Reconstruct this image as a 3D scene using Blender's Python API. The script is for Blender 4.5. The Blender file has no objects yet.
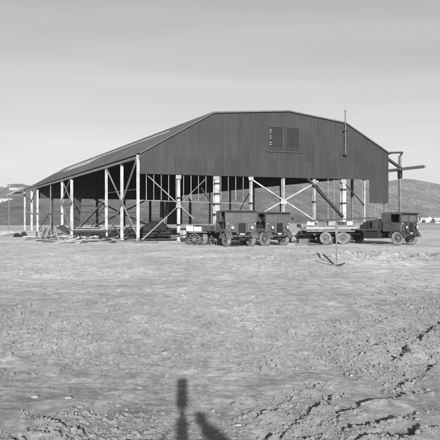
import bpy, math, random
import numpy as np
from mathutils import Vector, Matrix
random.seed(11)
rng = np.random.RandomState(11)
S = bpy.context.scene
COL = S.collection

# ------------------------------------------------------------------ camera, sky, sun, exposure
H = 1.75                # lens height
F = 700.0               # focal length in pixels of the 440 px photograph
HY = 220.5
cam = bpy.data.cameras.new('camera')
co = bpy.data.objects.new('camera', cam); COL.objects.link(co)
co.location = (0, 0, H); co.rotation_euler = (math.radians(90), 0, 0)
cam.sensor_width = 36; cam.lens = 36 * F / 440; cam.clip_start = 0.05; cam.clip_end = 12000
cam.shift_y = (HY - 220) / 440
S.camera = co
SUN_EL = 13.3
SDX, SDY = -0.053, 1.0                                   # horizontal direction the light travels in
w = bpy.data.worlds.new('World'); S.world = w; w.use_nodes = True
nt = w.node_tree; N = nt.nodes; L = nt.links
bg = N['Background']
sky = N.new('ShaderNodeTexSky'); sky.sky_type = 'NISHITA'; sky.sun_disc = False
sky.sun_elevation = math.radians(SUN_EL)
sky.sun_rotation = math.atan2(-SDX, -SDY)
sky.air_density = 1.0; sky.dust_density = 1.5; sky.ozone_density = 1.0
bw = N.new('ShaderNodeRGBToBW')
L.new(sky.outputs[0], bw.inputs[0])
# thin streaky cloud over a sky recorded in tones of grey
tc = N.new('ShaderNodeTexCoord'); mp = N.new('ShaderNodeMapping'); mp.inputs['Scale'].default_value = (1.2, 1.2, 9)
mp.inputs['Rotation'].default_value = (0.06, 0.10, 0)
nz = N.new('ShaderNodeTexNoise'); nz.inputs['Scale'].default_value = 1.6; nz.inputs['Detail'].default_value = 5
nz.inputs['Roughness'].default_value = 0.5; nz.inputs['Distortion'].default_value = 0.6
mr = N.new('ShaderNodeMapRange'); mr.inputs[1].default_value = .38; mr.inputs[2].default_value = .70
mr.inputs[3].default_value = 0.96; mr.inputs[4].default_value = 1.12
mu = N.new('ShaderNodeMath'); mu.operation = 'MULTIPLY'
L.new(tc.outputs['Generated'], mp.inputs[0]); L.new(mp.outputs[0], nz.inputs['Vector']); L.new(nz.outputs[0], mr.inputs[0])
L.new(bw.outputs[0], mu.inputs[0]); L.new(mr.outputs[0], mu.inputs[1]); L.new(mu.outputs[0], bg.inputs[0])
bg.inputs[1].default_value = 0.088
sun = bpy.data.lights.new('sun', 'SUN'); so = bpy.data.objects.new('sun', sun); COL.objects.link(so)
sun.energy = 5.0; sun.angle = math.radians(0.5); sun.color = (1, 1, 1)
hd = math.hypot(SDX, SDY)
so.rotation_euler = Vector((SDX, SDY, -hd * math.tan(math.radians(SUN_EL)))).to_track_quat('-Z', 'Y').to_euler()
so.location = (0, -20, 30)
vs = S.view_settings; vs.view_transform = 'Standard'; vs.look = 'None'; vs.gamma = 1; vs.exposure = 0.6
S.render.engine = 'CYCLES'

# ------------------------------------------------------------------ projection helpers
D0 = 58.3
P0 = Vector(((139 - 220) / F * D0, D0, 0))
EU = Vector((1670, 700, 0)).normalized(); ET = Vector((-EU.y, EU.x, 0))
ROT = math.atan2(EU.y, EU.x)
def loc_front(px, py, t=0.0):
    """hangar coordinates (u, t, z) of the point seen at a pixel on the plane t = const"""
    s = (px - 220) / F; o = P0 + ET * t
    u = (s * o.y - o.x) / (EU.x - s * EU.y)
    d = o.y + u * EU.y
    return Vector((u, t, H + (HY - py) / F * d))
def loc_side(px, py, u=0.0):
    s = (px - 220) / F; o = P0 + EU * u
    t = (s * o.y - o.x) / (ET.x - s * ET.y)
    d = o.y + t * ET.y
    return Vector((u, t, H + (HY - py) / F * d))
def ground(px, py):
    d = H * F / (py - HY); return Vector(((px - 220) / F * d, d, 0))
def deep(px, py, d):
    return Vector(((px - 220) / F * d, d, H + (HY - py) / F * d))

# ------------------------------------------------------------------ materials
def nodes(name):
    m = bpy.data.materials.new(name); m.use_nodes = True
    n = m.node_tree.nodes; l = m.node_tree.links
    return m, n, l, n['Principled BSDF']
def grey(name, v, rough=0.8, var=0.25, scale=3.0, bump=0.0, stretch=(1, 1, 1), metal=0.0, spec=0.3, fine=0.0):
    m, n, l, b = nodes(name)
    t = n.new('ShaderNodeTexCoord'); mp = n.new('ShaderNodeMapping'); mp.inputs['Scale'].default_value = stretch
    oi = n.new('ShaderNodeObjectInfo')
    z = n.new('ShaderNodeTexNoise'); z.noise_dimensions = '4D'
    z.inputs['Scale'].default_value = scale; z.inputs['Detail'].default_value = 6; z.inputs['Roughness'].default_value = .65
    mw = n.new('ShaderNodeMath'); mw.operation = 'MULTIPLY'; mw.inputs[1].default_value = 40
    l.new(oi.outputs['Random'], mw.inputs[0]); l.new(mw.outputs[0], z.inputs['W'])
    l.new(t.outputs['Object'], mp.inputs[0]); l.new(mp.outputs[0], z.inputs['Vector'])
    r = n.new('ShaderNodeMapRange'); r.inputs[1].default_value = .3; r.inputs[2].default_value = .7
    r.inputs[3].default_value = v * (1 - var); r.inputs[4].default_value = min(.95, v * (1 + var))
    l.new(z.outputs[0], r.inputs[0])
    cc = n.new('ShaderNodeCombineColor'); 
    for i in range(3): l.new(r.outputs[0], cc.inputs[i])
    l.new(cc.outputs[0], b.inputs['Base Color'])
    b.inputs['Roughness'].default_value = rough; b.inputs['Metallic'].default_value = metal
    b.inputs['Specular IOR Level'].default_value = spec
    if bump:
        bp = n.new('ShaderNodeBump'); bp.inputs['Strength'].default_value = bump; bp.inputs['Distance'].default_value = 0.02
        z2 = n.new('ShaderNodeTexNoise'); z2.inputs['Scale'].default_value = scale * 6; z2.inputs['Detail'].default_value = 4
        l.new(mp.outputs[0], z2.inputs['Vector']); l.new(z2.outputs[0], bp.inputs['Height']); l.new(bp.outputs[0], b.inputs['Normal'])
    return m
def sheet_mat(name, v, axis_u='X', seam=0.76, streak=0.18, rows=2.4):
    """painted sheet iron: narrow sheets of slightly different tone, lap lines, rain streaks"""
    m, n, l, b = nodes(name)
    t = n.new('ShaderNodeTexCoord'); sp = n.new('ShaderNodeSeparateXYZ'); l.new(t.outputs['Object'], sp.inputs[0])
    def math_(op, a, bb=None, clamp=False):
        q = n.new('ShaderNodeMath'); q.operation = op; q.use_clamp = clamp
        for i, v_ in enumerate((a, bb)):
            if v_ is None: continue
            if isinstance(v_, (int, float)): q.inputs[i].default_value = v_
            else: l.new(v_, q.inputs[i])
        return q.outputs[0]
    a = sp.outputs[axis_u]
    other = sp.outputs['Z']
    su = math_('FLOOR', math_('DIVIDE', a, seam)); sv = math_('FLOOR', math_('DIVIDE', other, rows))
    wn = n.new('ShaderNodeTexWhiteNoise'); wn.noise_dimensions = '2D'
    cv = n.new('ShaderNodeCombineXYZ'); l.new(su, cv.inputs[0]); l.new(sv, cv.inputs[1]); l.new(cv.outputs[0], wn.inputs['Vector'])
    tone = math_('ADD', math_('MULTIPLY', wn.outputs['Value'], .22), .89)
    mp = n.new('ShaderNodeMapping')
    mp.inputs['Scale'].default_value = (3.0, 3.0, .22) if axis_u == 'X' else (.3, 3.0, .3)
    l.new(t.outputs['Object'], mp.inputs[0])
    z = n.new('ShaderNodeTexNoise'); z.inputs['Scale'].default_value = 1.6; z.inputs['Detail'].default_value = 7; z.inputs['Roughness'].default_value = .7
    l.new(mp.outputs[0], z.inputs['Vector'])
    r = n.new('ShaderNodeMapRange'); r.inputs[1].default_value = .3; r.inputs[2].default_value = .7
    r.inputs[3].default_value = 1 - streak; r.inputs[4].default_value = 1 + streak; l.new(z.outputs[0], r.inputs[0])
    fr = math_('FRACT', math_('DIVIDE', a, seam)); ln = math_('LESS_THAN', fr, .05)
    fr2 = math_('FRACT', math_('DIVIDE', other, rows)); ln2 = math_('LESS_THAN', fr2, .022)
    dk = math_('SUBTRACT', 1.0, math_('MAXIMUM', math_('MULTIPLY', ln, .14), math_('MULTIPLY', ln2, .2)))
    z3 = n.new('ShaderNodeTexNoise'); z3.inputs['Scale'].default_value = .35; z3.inputs['Detail'].default_value = 3
    l.new(t.outputs['Object'], z3.inputs['Vector'])
    big = math_('ADD', math_('MULTIPLY', z3.outputs[0], .5), .75)
    c = math_('MULTIPLY', math_('MULTIPLY', math_('MULTIPLY', math_('MULTIPLY', tone, r.outputs[0]), dk), v), big)
    cc = n.new('ShaderNodeCombineColor')
    for i in range(3): l.new(c, cc.inputs[i])
    l.new(cc.outputs[0], b.inputs['Base Color']); b.inputs['Roughness'].default_value = .6
    b.inputs['Specular IOR Level'].default_value = .25
    return m
M = {}
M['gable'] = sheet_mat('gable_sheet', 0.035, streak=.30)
M['vent'] = grey('vent_paint', .045, .6, .2, 2)
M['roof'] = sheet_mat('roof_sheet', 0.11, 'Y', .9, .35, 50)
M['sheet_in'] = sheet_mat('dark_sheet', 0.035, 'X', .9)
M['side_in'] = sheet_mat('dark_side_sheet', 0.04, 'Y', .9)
M['roof_new'] = grey('bare_zinc', .42, .5, .35, .8, metal=.1)
M['trim'] = grey('trim_paint', .11, .6, .2, 2)
M['col'] = grey('column_paint', .34, .7, .42, 1.6, stretch=(1, 1, .9))
M['colg'] = grey('column_grey', .24, .7, .4, 1.6, stretch=(1, 1, .9))
M['brace'] = grey('brace_paint', .19, .7, .4, 1.4)
M['dark'] = grey('dark_timber', .035, .8, .3, 3)
M['mid'] = grey('grey_timber', .13, .8, .35, 3)
M['wood'] = grey('pale_timber', .26, .8, .3, 4, stretch=(1, 1, 1))
M['pale'] = grey('pale_crate', .38, .8, .25, 3)
M['truck'] = grey('truck_paint', .085, .55, .3, 2.2, bump=.15)
M['truckd'] = grey('truck_dark_paint', .05, .6, .3, 2.2)
M['canvas'] = grey('truck_canvas', .085, .9, .25, 2.5, bump=.3)
M['chassis'] = grey('chassis_black', .018, .7, .4, 4)
M['tyre'] = grey('dusty_tyre', .17, .95, .6, 7, bump=.3)
M['hub'] = grey('wheel_hub', .10, .6, .4, 9)
M['rubber'] = grey('rubber', .05, .9, .3, 6)
M['grille'] = grey('grille_metal', .02, .5, .3, 6)
M['lamp'] = grey('lamp_glass', .38, .12, .05, 6, spec=.9)
M['glass'] = grey('windscreen_glass', .09, .25, .2, 1.5, spec=1.0)
M['cloth'] = grey('sack_cloth', .20, .95, .25, 4, bump=.4)
M['tarp'] = grey('black_tarpaulin', .016, .85, .5, 1.5, bump=.4)
M['white'] = grey('white_wall', .45, .8, .12, .2)
M['houseroof'] = grey('house_roof', .16, .8, .3, .3)
M['skin'] = grey('skin', .35, .6, .1, 5)
M['stone'] = grey('pale_rock', .26, .9, .2, 20)
M['coat'] = grey('dark_coat', .05, .9, .2, 5)
M['camblack'] = grey('camera_black', .02, .5, .2, 10)
M['lens'] = grey('lens_glass', .02, .05, .1, 10, spec=1)

# ------------------------------------------------------------------ mesh helpers
class MB:
    def __init__(s): s.v = []; s.f = []; s.sm = []
    def add(s, vs, fs, smooth=False):
        o = len(s.v); s.v += [tuple(q) for q in vs]; s.f += [tuple(i + o for i in f) for f in fs]; s.sm += [smooth] * len(fs)
    def box(s, x0, x1, y0, y1, z0, z1, mat=None, bev=0.0):
        if bev:
            b = bev
            v = []
            for z, k in ((z0, 1), (z0 + b, 0), (z1 - b, 0), (z1, 1)):
                e = b if k else 0
                a0, a1, c0, c1 = x0 + e, x1 - e, y0 + e, y1 - e
                v += [(a0 + b, c0, z), (a1 - b, c0, z), (a1, c0 + b, z), (a1, c1 - b, z), (a1 - b, c1, z), (a0 + b, c1, z), (a0, c1 - b, z), (a0, c0 + b, z)]
            f = [tuple(range(7, -1, -1)), tuple(range(24, 32))]
            for r in range(3):
                for i in range(8):
                    j = (i + 1) % 8; f.append((r * 8 + i, r * 8 + j, r * 8 + 8 + j, r * 8 + 8 + i))
        else:
            v = [(x, y, z) for z in (z0, z1) for x, y in ((x0, y0), (x1, y0), (x1, y1), (x0, y1))]
            f = [(3, 2, 1, 0), (4, 5, 6, 7), (0, 1, 5, 4), (1, 2, 6, 5), (2, 3, 7, 6), (3, 0, 4, 7)]
        if mat: v = [mat @ Vector(q) for q in v]
        s.add(v, f); return s
    def bar(s, p, q, a, b=None, up=(0, 0, 1)):
        p = Vector(p); q = Vector(q); b = b or a; d = (q - p).normalized(); up = Vector(up)
        if abs(d.dot(up)) > .98: up = Vector((0, 1, 0)) if abs(d.y) < .9 else Vector((1, 0, 0))
        sx = d.cross(up).normalized(); sy = sx.cross(d)
        v = [o + sx * (i * a / 2) + sy * (j * b / 2) for o in (p, q) for i, j in ((-1, -1), (1, -1), (1, 1), (-1, 1))]
        s.add(v, [(3, 2, 1, 0), (4, 5, 6, 7), (0, 1, 5, 4), (1, 2, 6, 5), (2, 3, 7, 6), (3, 0, 4, 7)]); return s
    def rod(s, p, q, r, r2=None, n=10):
        p = Vector(p); q = Vector(q); r2 = r if r2 is None else r2; d = (q - p).normalized()
        a = d.orthogonal().normalized(); b = d.cross(a); v = []
        for o, rr in ((p, r), (q, r2)):
            for i in range(n):
                t = 2 * math.pi * i / n; v.append(o + a * (rr * math.cos(t)) + b * (rr * math.sin(t)))
        s.add(v, [(i, (i + 1) % n, n + (i + 1) % n, n + i) for i in range(n)], True)
        s.add(v, [tuple(range(n - 1, -1, -1)), tuple(range(n, 2 * n))]); return s
    def lathe(s, prof, axis='y', c=(0, 0, 0), n=24, closed=False):
        v = []; m = len(prof)
        for i in range(n):
            t = 2 * math.pi * i / n
            for r, a in prof:
                x, z = r * math.cos(t), r * math.sin(t)
                p = (x, a, z) if axis == 'y' else ((a, x, z) if axis == 'x' else (x, z, a))
                v.append((p[0] + c[0], p[1] + c[1], p[2] + c[2]))
        f = []
        for i in range(n):
            j = (i + 1) % n
            for k in range(m if closed else m - 1):
                k2 = (k + 1) % m
                f.append((i * m + k, i * m + k2, j * m + k2, j * m + k))
        s.add(v, f, True); return s
    def prism(s, poly, y0, y1, plane='xz'):
        n = len(poly)
        mk = (lambda a, b, c: (a, c, b)) if plane == 'xz' else ((lambda a, b, c: (c, a, b)) if plane == 'yz' else (lambda a, b, c: (a, b, c)))
        v = [mk(a, b, y0) for a, b in poly] + [mk(a, b, y1) for a, b in poly]
        s.add(v, [tuple(range(n)), tuple(range(2 * n - 1, n - 1, -1))] + [(i, n + i, n + (i + 1) % n, (i + 1) % n) for i in range(n)]); return s
    def build(s, name, mat, parent=None):
        me = bpy.data.meshes.new(name); me.from_pydata(s.v, [], s.f); me.update()
        me.polygons.foreach_set('use_smooth', s.sm)
        import bmesh
        bm = bmesh.new(); bm.from_mesh(me); bmesh.ops.recalc_face_normals(bm, faces=bm.faces); bm.to_mesh(me); bm.free()
        me.materials.append(mat)
        o = bpy.data.objects.new(name, me); COL.objects.link(o)
        if parent: o.parent = parent
        return o
def fast_mesh(name, V, Fq, mat, smooth=True, parent=None):
    me = bpy.data.meshes.new(name); nv = len(V); nf = len(Fq); k = Fq.shape[1]
    me.vertices.add(nv); me.vertices.foreach_set('co', V.astype(np.float32).ravel())
    me.loops.add(nf * k); me.loops.foreach_set('vertex_index', Fq.astype(np.int32).ravel())
    me.polygons.add(nf); me.polygons.foreach_set('loop_start', np.arange(nf, dtype=np.int32) * k)
    me.update(calc_edges=True); me.validate()
    me.polygons.foreach_set('use_smooth', [smooth] * len(me.polygons))
    me.materials.append(mat); o = bpy.data.objects.new(name, me); COL.objects.link(o)
    if parent: o.parent = parent
    return o
def empty(name, loc=(0, 0, 0), rz=0):
    o = bpy.data.objects.new(name, None); o.empty_display_size = .3; COL.objects.link(o); o.location = loc; o.rotation_euler = (0, 0, rz); return o
def tag(o, label=None, cat=None, group=None, kind=None):
    if label: o['label'] = label
    if cat: o['category'] = cat
    if group: o['group'] = group
    if kind: o['kind'] = kind
    return o
def kids(o): return [c for c in COL.objects if c.parent == o]
def copy_tree(o, parent=None):
    c = o.copy(); COL.objects.link(c); c.parent = parent
    for k in kids(o): copy_tree(k, c)
    return c

# ------------------------------------------------------------------ noise and the ground height
_T = rng.rand(512, 512)
def vnoise(x, y):
    xi = np.floor(x).astype(np.int64); yi = np.floor(y).astype(np.int64); fx = x - xi; fy = y - yi
    fx = fx * fx * fx * (fx * (fx * 6 - 15) + 10); fy = fy * fy * fy * (fy * (fy * 6 - 15) + 10)
    a = _T[xi & 511, yi & 511]; b = _T[(xi + 1) & 511, yi & 511]; c = _T[xi & 511, (yi + 1) & 511]; d = _T[(xi + 1) & 511, (yi + 1) & 511]
    return (a * (1 - fx) + b * fx) * (1 - fy) + (c * (1 - fx) + d * fx) * fy - .5
def rot(x, y, a): return x * math.cos(a) - y * math.sin(a), x * math.sin(a) + y * math.cos(a)
def sstep(a, b, x): t = np.clip((x - a) / (b - a), 0, 1); return t * t * (3 - 2 * t)
# scarps and ruts (photograph pixels -> ground), each: polyline, height, near width, far width
RUTS = [([(240, 424), (262, 411), (285, 395), (305, 384), (322, 377)], .035, .22, .02),
        ([(262, 440), (280, 430), (300, 417), (318, 403), (342, 386)], .06, .26, .025),
        ([(300, 436), (322, 420), (345, 408), (372, 396), (400, 388), (430, 384)], .045, .2, .022),
        ([(330, 428), (355, 423), (384, 419), (400, 411), (425, 402)], .05, .18, .025),
        ([(345, 436), (375, 432), (405, 434), (428, 424), (450, 418)], .05, .2, .025),
        ([(380, 366), (398, 353), (412, 342), (424, 331), (442, 320), (470, 305)], .07, .45, .04),
        ([(395, 384), (415, 371), (432, 362), (455, 352)], .05, .3, .03),
        ([(350, 352), (372, 343), (395, 330)], .03, .3, .03),
        ([(0, 428), (12, 431), (22, 438)], .035, .2, .025),
        ([(20, 408), (50, 414), (75, 421), (100, 428), (130, 432)], .026, .15, .02),
        ([(50, 428), (80, 434), (112, 436)], .022, .14, .02),
        ([(70, 408), (110, 412), (150, 412)], .016, .12, .016),
        ([(30, 422), (62, 427), (96, 440)], .024, .13, .02),
        ([(90, 424), (120, 427), (160, 425)], .018, .12, .018),
        ([(120, 252), (200, 257), (280, 256), (360, 254), (440, 256)], .05, .35, .16),
        ([(150, 257), (230, 263), (300, 261), (400, 259), (470, 262)], .06, .4, .15),
        ([(0, 268), (90, 274), (180, 272), (260, 276)], .035, .3, .10),
        ([(-20, 286), (60, 292), (150, 288), (230, 293)], .03, .25, .08),
        ([(300, 268), (360, 272), (420, 269), (470, 271)], .05, .35, .10),
        ([(250, 300), (320, 296), (380, 303), (460, 299)], .03, .25, .07),
        ([(60, 330), (130, 322), (200, 326)], .022, .2, .05), ([(250, 345), (310, 338), (370, 322), (420, 305)], .03, .22, .05)]
def ground_z(x, y, cell=None):
    cell = np.zeros_like(x) + .01 if cell is None else cell
    z = np.zeros_like(x)
    oct_ = [(11, .10, 0), (4.3, .04, 1), (1.7, .022, 2), (.75, .0125, 3), (.34, .006, 4), (.16, .0042, 5), (.08, .0030, 6), (.043, .0018, 7)]
    rough = .45 + 1.1 * sstep(-.12, .22, vnoise(x / 5 + 31, y / 8 + 7)) * sstep(30, 12, y) + .25 * sstep(.0, .3, vnoise(x / 1.6 + 3, y / 2.1 + 77))
    smooth_band = 1 - .45 * np.exp(-((y - 38) / 7) ** 2)
    for wl, a, k in oct_:
        xr, yr = rot(x, y, .7 * k + .3)
        n = vnoise(xr / wl + 17 * k, yr / wl + 5 * k) * 2
        if k >= 3: n = n * rough * smooth_band * (.55 + .45 * sstep(6.5, 11, y))
        if k in (4, 5, 6): n = n + .6 * np.abs(n)
        z += a * n * np.clip(wl / (2.2 * cell + 1e-6) - .6, 0, 1)
    # clods stand out where the ground was churned
    cl = sstep(.16, .34, vnoise(x / .11 + 90, y / .11 + 12)) * sstep(.6, 1.3, rough) * .012 * np.clip(.11 / (2 * cell) - .6, 0, 1)
    z += cl * (.35 + .65 * sstep(7, 11, y))
    # low bank of spoil in front of the lorries, right half
    yb = 31.0 + 1.4 * vnoise(x / 6, x * 0 + 3.3) * 2
    z += .20 * np.exp(-((y - yb) / .8) ** 2) * sstep(-1, 4, x) * (1 + 1.6 * vnoise(x / .4, y / .5))
    # ruts: rise towards the break, then a ragged drop
    for poly, hh, wn_, wf in RUTS:
        hh, wf = hh * .8, wf * 1.5
        P = [ground(*q) for q in poly]
        x0 = min(p.x for p in P) - 1; x1 = max(p.x for p in P) + 1; y0 = min(p.y for p in P) - 1; y1 = max(p.y for p in P) + 1
        m = (x > x0) & (x < x1) & (y > y0) & (y < y1)
        if not m.any(): continue
        X = x[m]; Y = y[m]
        X = X + .07 * vnoise(X / .22 + 4, Y / .22) + .03 * vnoise(X / .07, Y / .07 + 9); Y = Y + .10 * vnoise(X / .3 + 44, Y / .3) + .03 * vnoise(X / .06 + 3, Y / .06)
        best = np.full(X.shape, 1e9); sd = np.zeros_like(X); tt = np.zeros_like(X); n = len(P) - 1
        for i in range(n):
            ax, ay = P[i].x, P[i].y; bx, by = P[i + 1].x - ax, P[i + 1].y - ay; l2 = bx * bx + by * by
            t = np.clip(((X - ax) * bx + (Y - ay) * by) / l2, 0, 1); dx = X - ax - t * bx; dy = Y - ay - t * by
            d = np.hypot(dx, dy); s = np.sign(bx * dy - by * dx); k = d < best
            best[k] = d[k]; sd[k] = s[k]; tt[k] = ((i + t) / n)[k]
        amp = hh * sstep(0, .18, tt) * sstep(1, .82, tt) * np.clip(.75 + 1.6 * vnoise(X / .25 + 8, Y / .25), .1, 1.6)
        prof = np.where(sd < 0, np.exp(-(best / wn_) ** 2), np.exp(-(best / wf) ** 2) * 1.15 - .15 * np.exp(-(best / (wf * 4)) ** 2))
        z[m] += amp * prof
    # the levelled yard round and under the hangar, and the plain far off
    z *= 1 - .8 * sstep(40, 48, y) * sstep(4000, 100, y) * np.ones_like(z)
    z *= np.where(y > 130, .2, 1)
    return z

def axis_rows():
    a = np.concatenate([np.linspace(-60, 2.5, 30), 2.5 + np.cumsum(np.full(8, .22))])
    a = list(a); y = a[-1]
    while y < 62: y += max(.0030 * y, .013); a.append(y)
    while y < 6000: y *= 1.05; a.append(y)
    return np.array(a)
rows = axis_rows()
cols = np.concatenate([-np.geomspace(6, .46, 24)[:-1], np.linspace(-.46, .46, 820), np.geomspace(.46, 6, 24)[1:]])
Y = np.repeat(rows[:, None], len(cols), 1); Wd = np.maximum(Y, 4.2) * .88 + .5
X = cols[None, :] * Wd
dx = np.gradient(X, axis=1); dy = np.gradient(Y, axis=0); cell = np.maximum(np.abs(dx), np.abs(dy) * .7)
Z = ground_z(X.ravel(), Y.ravel(), cell.ravel()).reshape(X.shape)
nr, nc = X.shape
idx = np.arange(nr * nc).reshape(nr, nc)
Q = np.stack([idx[:-1, :-1], idx[:-1, 1:], idx[1:, 1:], idx[1:, :-1]], -1).reshape(-1, 4)
def ground_material():
    m, n, l, b = nodes('sandy_ground')
    t = n.new('ShaderNodeTexCoord')
    def noise(sc, det=6, rough=.6, str_=(1, 1, 1), dist=0):
        mp = n.new('ShaderNodeMapping'); mp.inputs['Scale'].default_value = str_; l.new(t.outputs['Object'], mp.inputs[0])
        z = n.new('ShaderNodeTexNoise'); z.inputs['Scale'].default_value = sc; z.inputs['Detail'].default_value = det
        z.inputs['Roughness'].default_value = rough; z.inputs['Distortion'].default_value = dist; l.new(mp.outputs[0], z.inputs['Vector']); return z.outputs[0]
    def rng_(a, lo, hi, f0, f1):
        r = n.new('ShaderNodeMapRange'); r.inputs[1].default_value = lo; r.inputs[2].default_value = hi
        r.inputs[3].default_value = f0; r.inputs[4].default_value = f1; l.new(a, r.inputs[0]); return r.outputs[0]
    def mul(a, c):
        q = n.new('ShaderNodeMath'); q.operation = 'MULTIPLY'
        for i, v_ in enumerate((a, c)):
            if isinstance(v_, (int, float)): q.inputs[i].default_value = v_
            else: l.new(v_, q.inputs[i])
        return q.outputs[0]
    v = rng_(noise(.22, 5, .6, (1, .5, 1)), .35, .65, .74, 1.18)
    v = mul(v, rng_(noise(1.4, 6, .7, (1, .8, 1)), .3, .7, .78, 1.18))
    v = mul(v, rng_(noise(16, 6, .75), .3, .7, .80, 1.18))
    v = mul(v, rng_(noise(70, 3, .8), .3, .7, .84, 1.14))
    v = mul(v, rng_(noise(5, 6, .7, (.6, 1.6, 1), 1.5), .34, .6, .80, 1.10))
    v = mul(v, rng_(noise(3.2, 7, .8, (1, .6, 1), .6), .38, .62, .76, 1.20))
    v = mul(v, rng_(noise(7, 5, .85, (1, .35, 1)), .38, .62, .80, 1.16))
    # pale pebbles and dark specks
    vo = n.new('ShaderNodeTexVoronoi'); vo.inputs['Scale'].default_value = 9; l.new(t.outputs['Object'], vo.inputs['Vector'])
    sp = n.new('ShaderNodeSeparateColor'); l.new(vo.outputs['Color'], sp.inputs[0])
    peb = mul(rng_(vo.outputs['Distance'], .10, .16, 1, 0), rng_(sp.outputs[0], .86, .88, 0, 1))
    v2 = n.new('ShaderNodeMath'); v2.operation = 'MULTIPLY_ADD'; l.new(peb, v2.inputs[0]); v2.inputs[1].default_value = .35; l.new(v, v2.inputs[2])
    # dry trampled yard is paler than the churned earth nearer by
    se = n.new('ShaderNodeSeparateXYZ'); l.new(t.outputs['Object'], se.inputs[0])
    v = mul(mul(v2.outputs[0], .222), rng_(se.outputs['Y'], 6, 26, .86, 1.06))
    far = rng_(se.outputs['Y'], 118, 135, 0, 1)
    mx = n.new('ShaderNodeMix'); mx.data_type = 'FLOAT'; l.new(far, mx.inputs[0]); l.new(v, mx.inputs[2])
    l.new(mul(rng_(noise(.012, 5, .6, (1, .35, 1)), .35, .65, .7, 1.3), .17), mx.inputs[3])
    cc = n.new('ShaderNodeCombineColor')
    for i in range(3): l.new(mx.outputs[0], cc.inputs[i])
    l.new(cc.outputs[0], b.inputs['Base Color']); b.inputs['Roughness'].default_value = .95; b.inputs['Specular IOR Level'].default_value = .1; b.inputs['Diffuse Roughness'].default_value = 1.0
    bp = n.new('ShaderNodeBump'); bp.inputs['Strength'].default_value = .55; bp.inputs['Distance'].default_value = .012
    l.new(noise(38, 7, .75), bp.inputs['Height']); l.new(bp.outputs[0], b.inputs['Normal'])
    return m
M['ground'] = ground_material()
g = fast_mesh('ground', np.stack([X, Y, Z], -1).reshape(-1, 3), Q, M['ground']); tag(g, kind='structure')

# ------------------------------------------------------------------ hills
def hill(name, sky_pts, y0, y1, rough, mat, seed, s0=-1.6, s1=1.6, ns=420, nrw=90):
    """a slope rising from y0 metres to a crest at y1; crest height follows the skyline"""
    s = np.linspace(s0, s1, ns); px = 220 + s * F
    xs, ys = zip(*sky_pts); sk = np.interp(px, xs, ys)
    v = np.linspace(0, 1.5, nrw); SS, VV = np.meshgrid(s, v)
    foot = y0(px) if callable(y0) else np.full_like(px, y0)
    YY = foot[None, :] + VV * (y1 - foot)[None, :]
    hh = H + (HY - sk) / F * y1
    shape = np.where(VV <= 1, sstep(0, 1, VV) * .55 + VV * .45, 1 - .5 * sstep(1, 1.5, VV))
    XX = SS * YY
    n = vnoise(XX / 160 + seed, YY / 220) * .32 + vnoise(XX / 60 + seed, YY / 80) * .14 + vnoise(XX / 22, YY / 30 + seed) * .05 + vnoise(XX / 8, YY / 11 + seed) * .02
    ZZ = hh[None, :] * (shape + rough * n * np.sin(np.clip(VV, 0, 1) * math.pi * .93 + .04)) - 1.2 * (1 - np.clip(VV * 12, 0, 1))
    i = np.arange(nrw * ns).reshape(nrw, ns)
    q = np.stack([i[:-1, :-1], i[:-1, 1:], i[1:, 1:], i[1:, :-1]], -1).reshape(-1, 4)
    o = fast_mesh(name, np.stack([XX, YY, ZZ], -1).reshape(-1, 3), q, mat); tag(o, kind='structure'); return XX, YY, ZZ
def hill_mat(name, v):
    m, n, l, b = nodes(name)
    t = n.new('ShaderNodeTexCoord'); out = None
    for sc, lo, hi, st in ((.006, .72, 1.25, (1, .6, 2)), (.03, .78, 1.2, (1, .6, 2)), (.16, .65, 1.25, (1, .5, 1)), (.6, .8, 1.15, (1, 1, 1))):
        mp = n.new('ShaderNodeMapping'); mp.inputs['Scale'].default_value = st; l.new(t.outputs['Object'], mp.inputs[0])
        z = n.new('ShaderNodeTexNoise'); z.inputs['Scale'].default_value = sc; z.inputs['Detail'].default_value = 6; z.inputs['Roughness'].default_value = .65
        l.new(mp.outputs[0], z.inputs['Vector'])
        r = n.new('ShaderNodeMapRange'); r.inputs[1].default_value = .36; r.inputs[2].default_value = .64; r.inputs[3].default_value = lo; r.inputs[4].default_value = hi
        l.new(z.outputs[0], r.inputs[0])
        if out is None: out = r.outputs[0]
        else:
            q = n.new('ShaderNodeMath'); q.operation = 'MULTIPLY'; l.new(out, q.inputs[0]); l.new(r.outputs[0], q.inputs[1]); out = q.outputs[0]
    q = n.new('ShaderNodeMath'); q.operation = 'MULTIPLY'; l.new(out, q.inputs[0]); q.inputs[1].default_value = v
    cc = n.new('ShaderNodeCombineColor')
    for i in range(3): l.new(q.outputs[0], cc.inputs[i])
    l.new(cc.outputs[0], b.inputs['Base Color']); b.inputs['Roughness'].default_value = 1; b.inputs['Specular IOR Level'].default_value = 0
    return m
M['hill'] = hill_mat('hillside', .205); M['hill2'] = hill_mat('far_hillside', .09)
HX, HYY, HZ = hill('hills', [(-900, 195), (-300, 205), (-120, 200), (-40, 192), (0, 188.5), (8, 185.5), (20, 184.5), (32, 187), (60, 188), (120, 186), (200, 178), (300, 170), (350, 174), (389, 181), (400, 178.8), (412, 178.6), (425, 180.8), (440, 184), (480, 190), (600, 200), (900, 196), (1400, 206)],
    lambda px: np.interp(px, [-200, 0, 60, 200, 330, 390, 440, 700], [240, 240, 250, 300, 420, 560, 620, 700]), 950, .5, M['hill'], 3.3)

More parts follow.
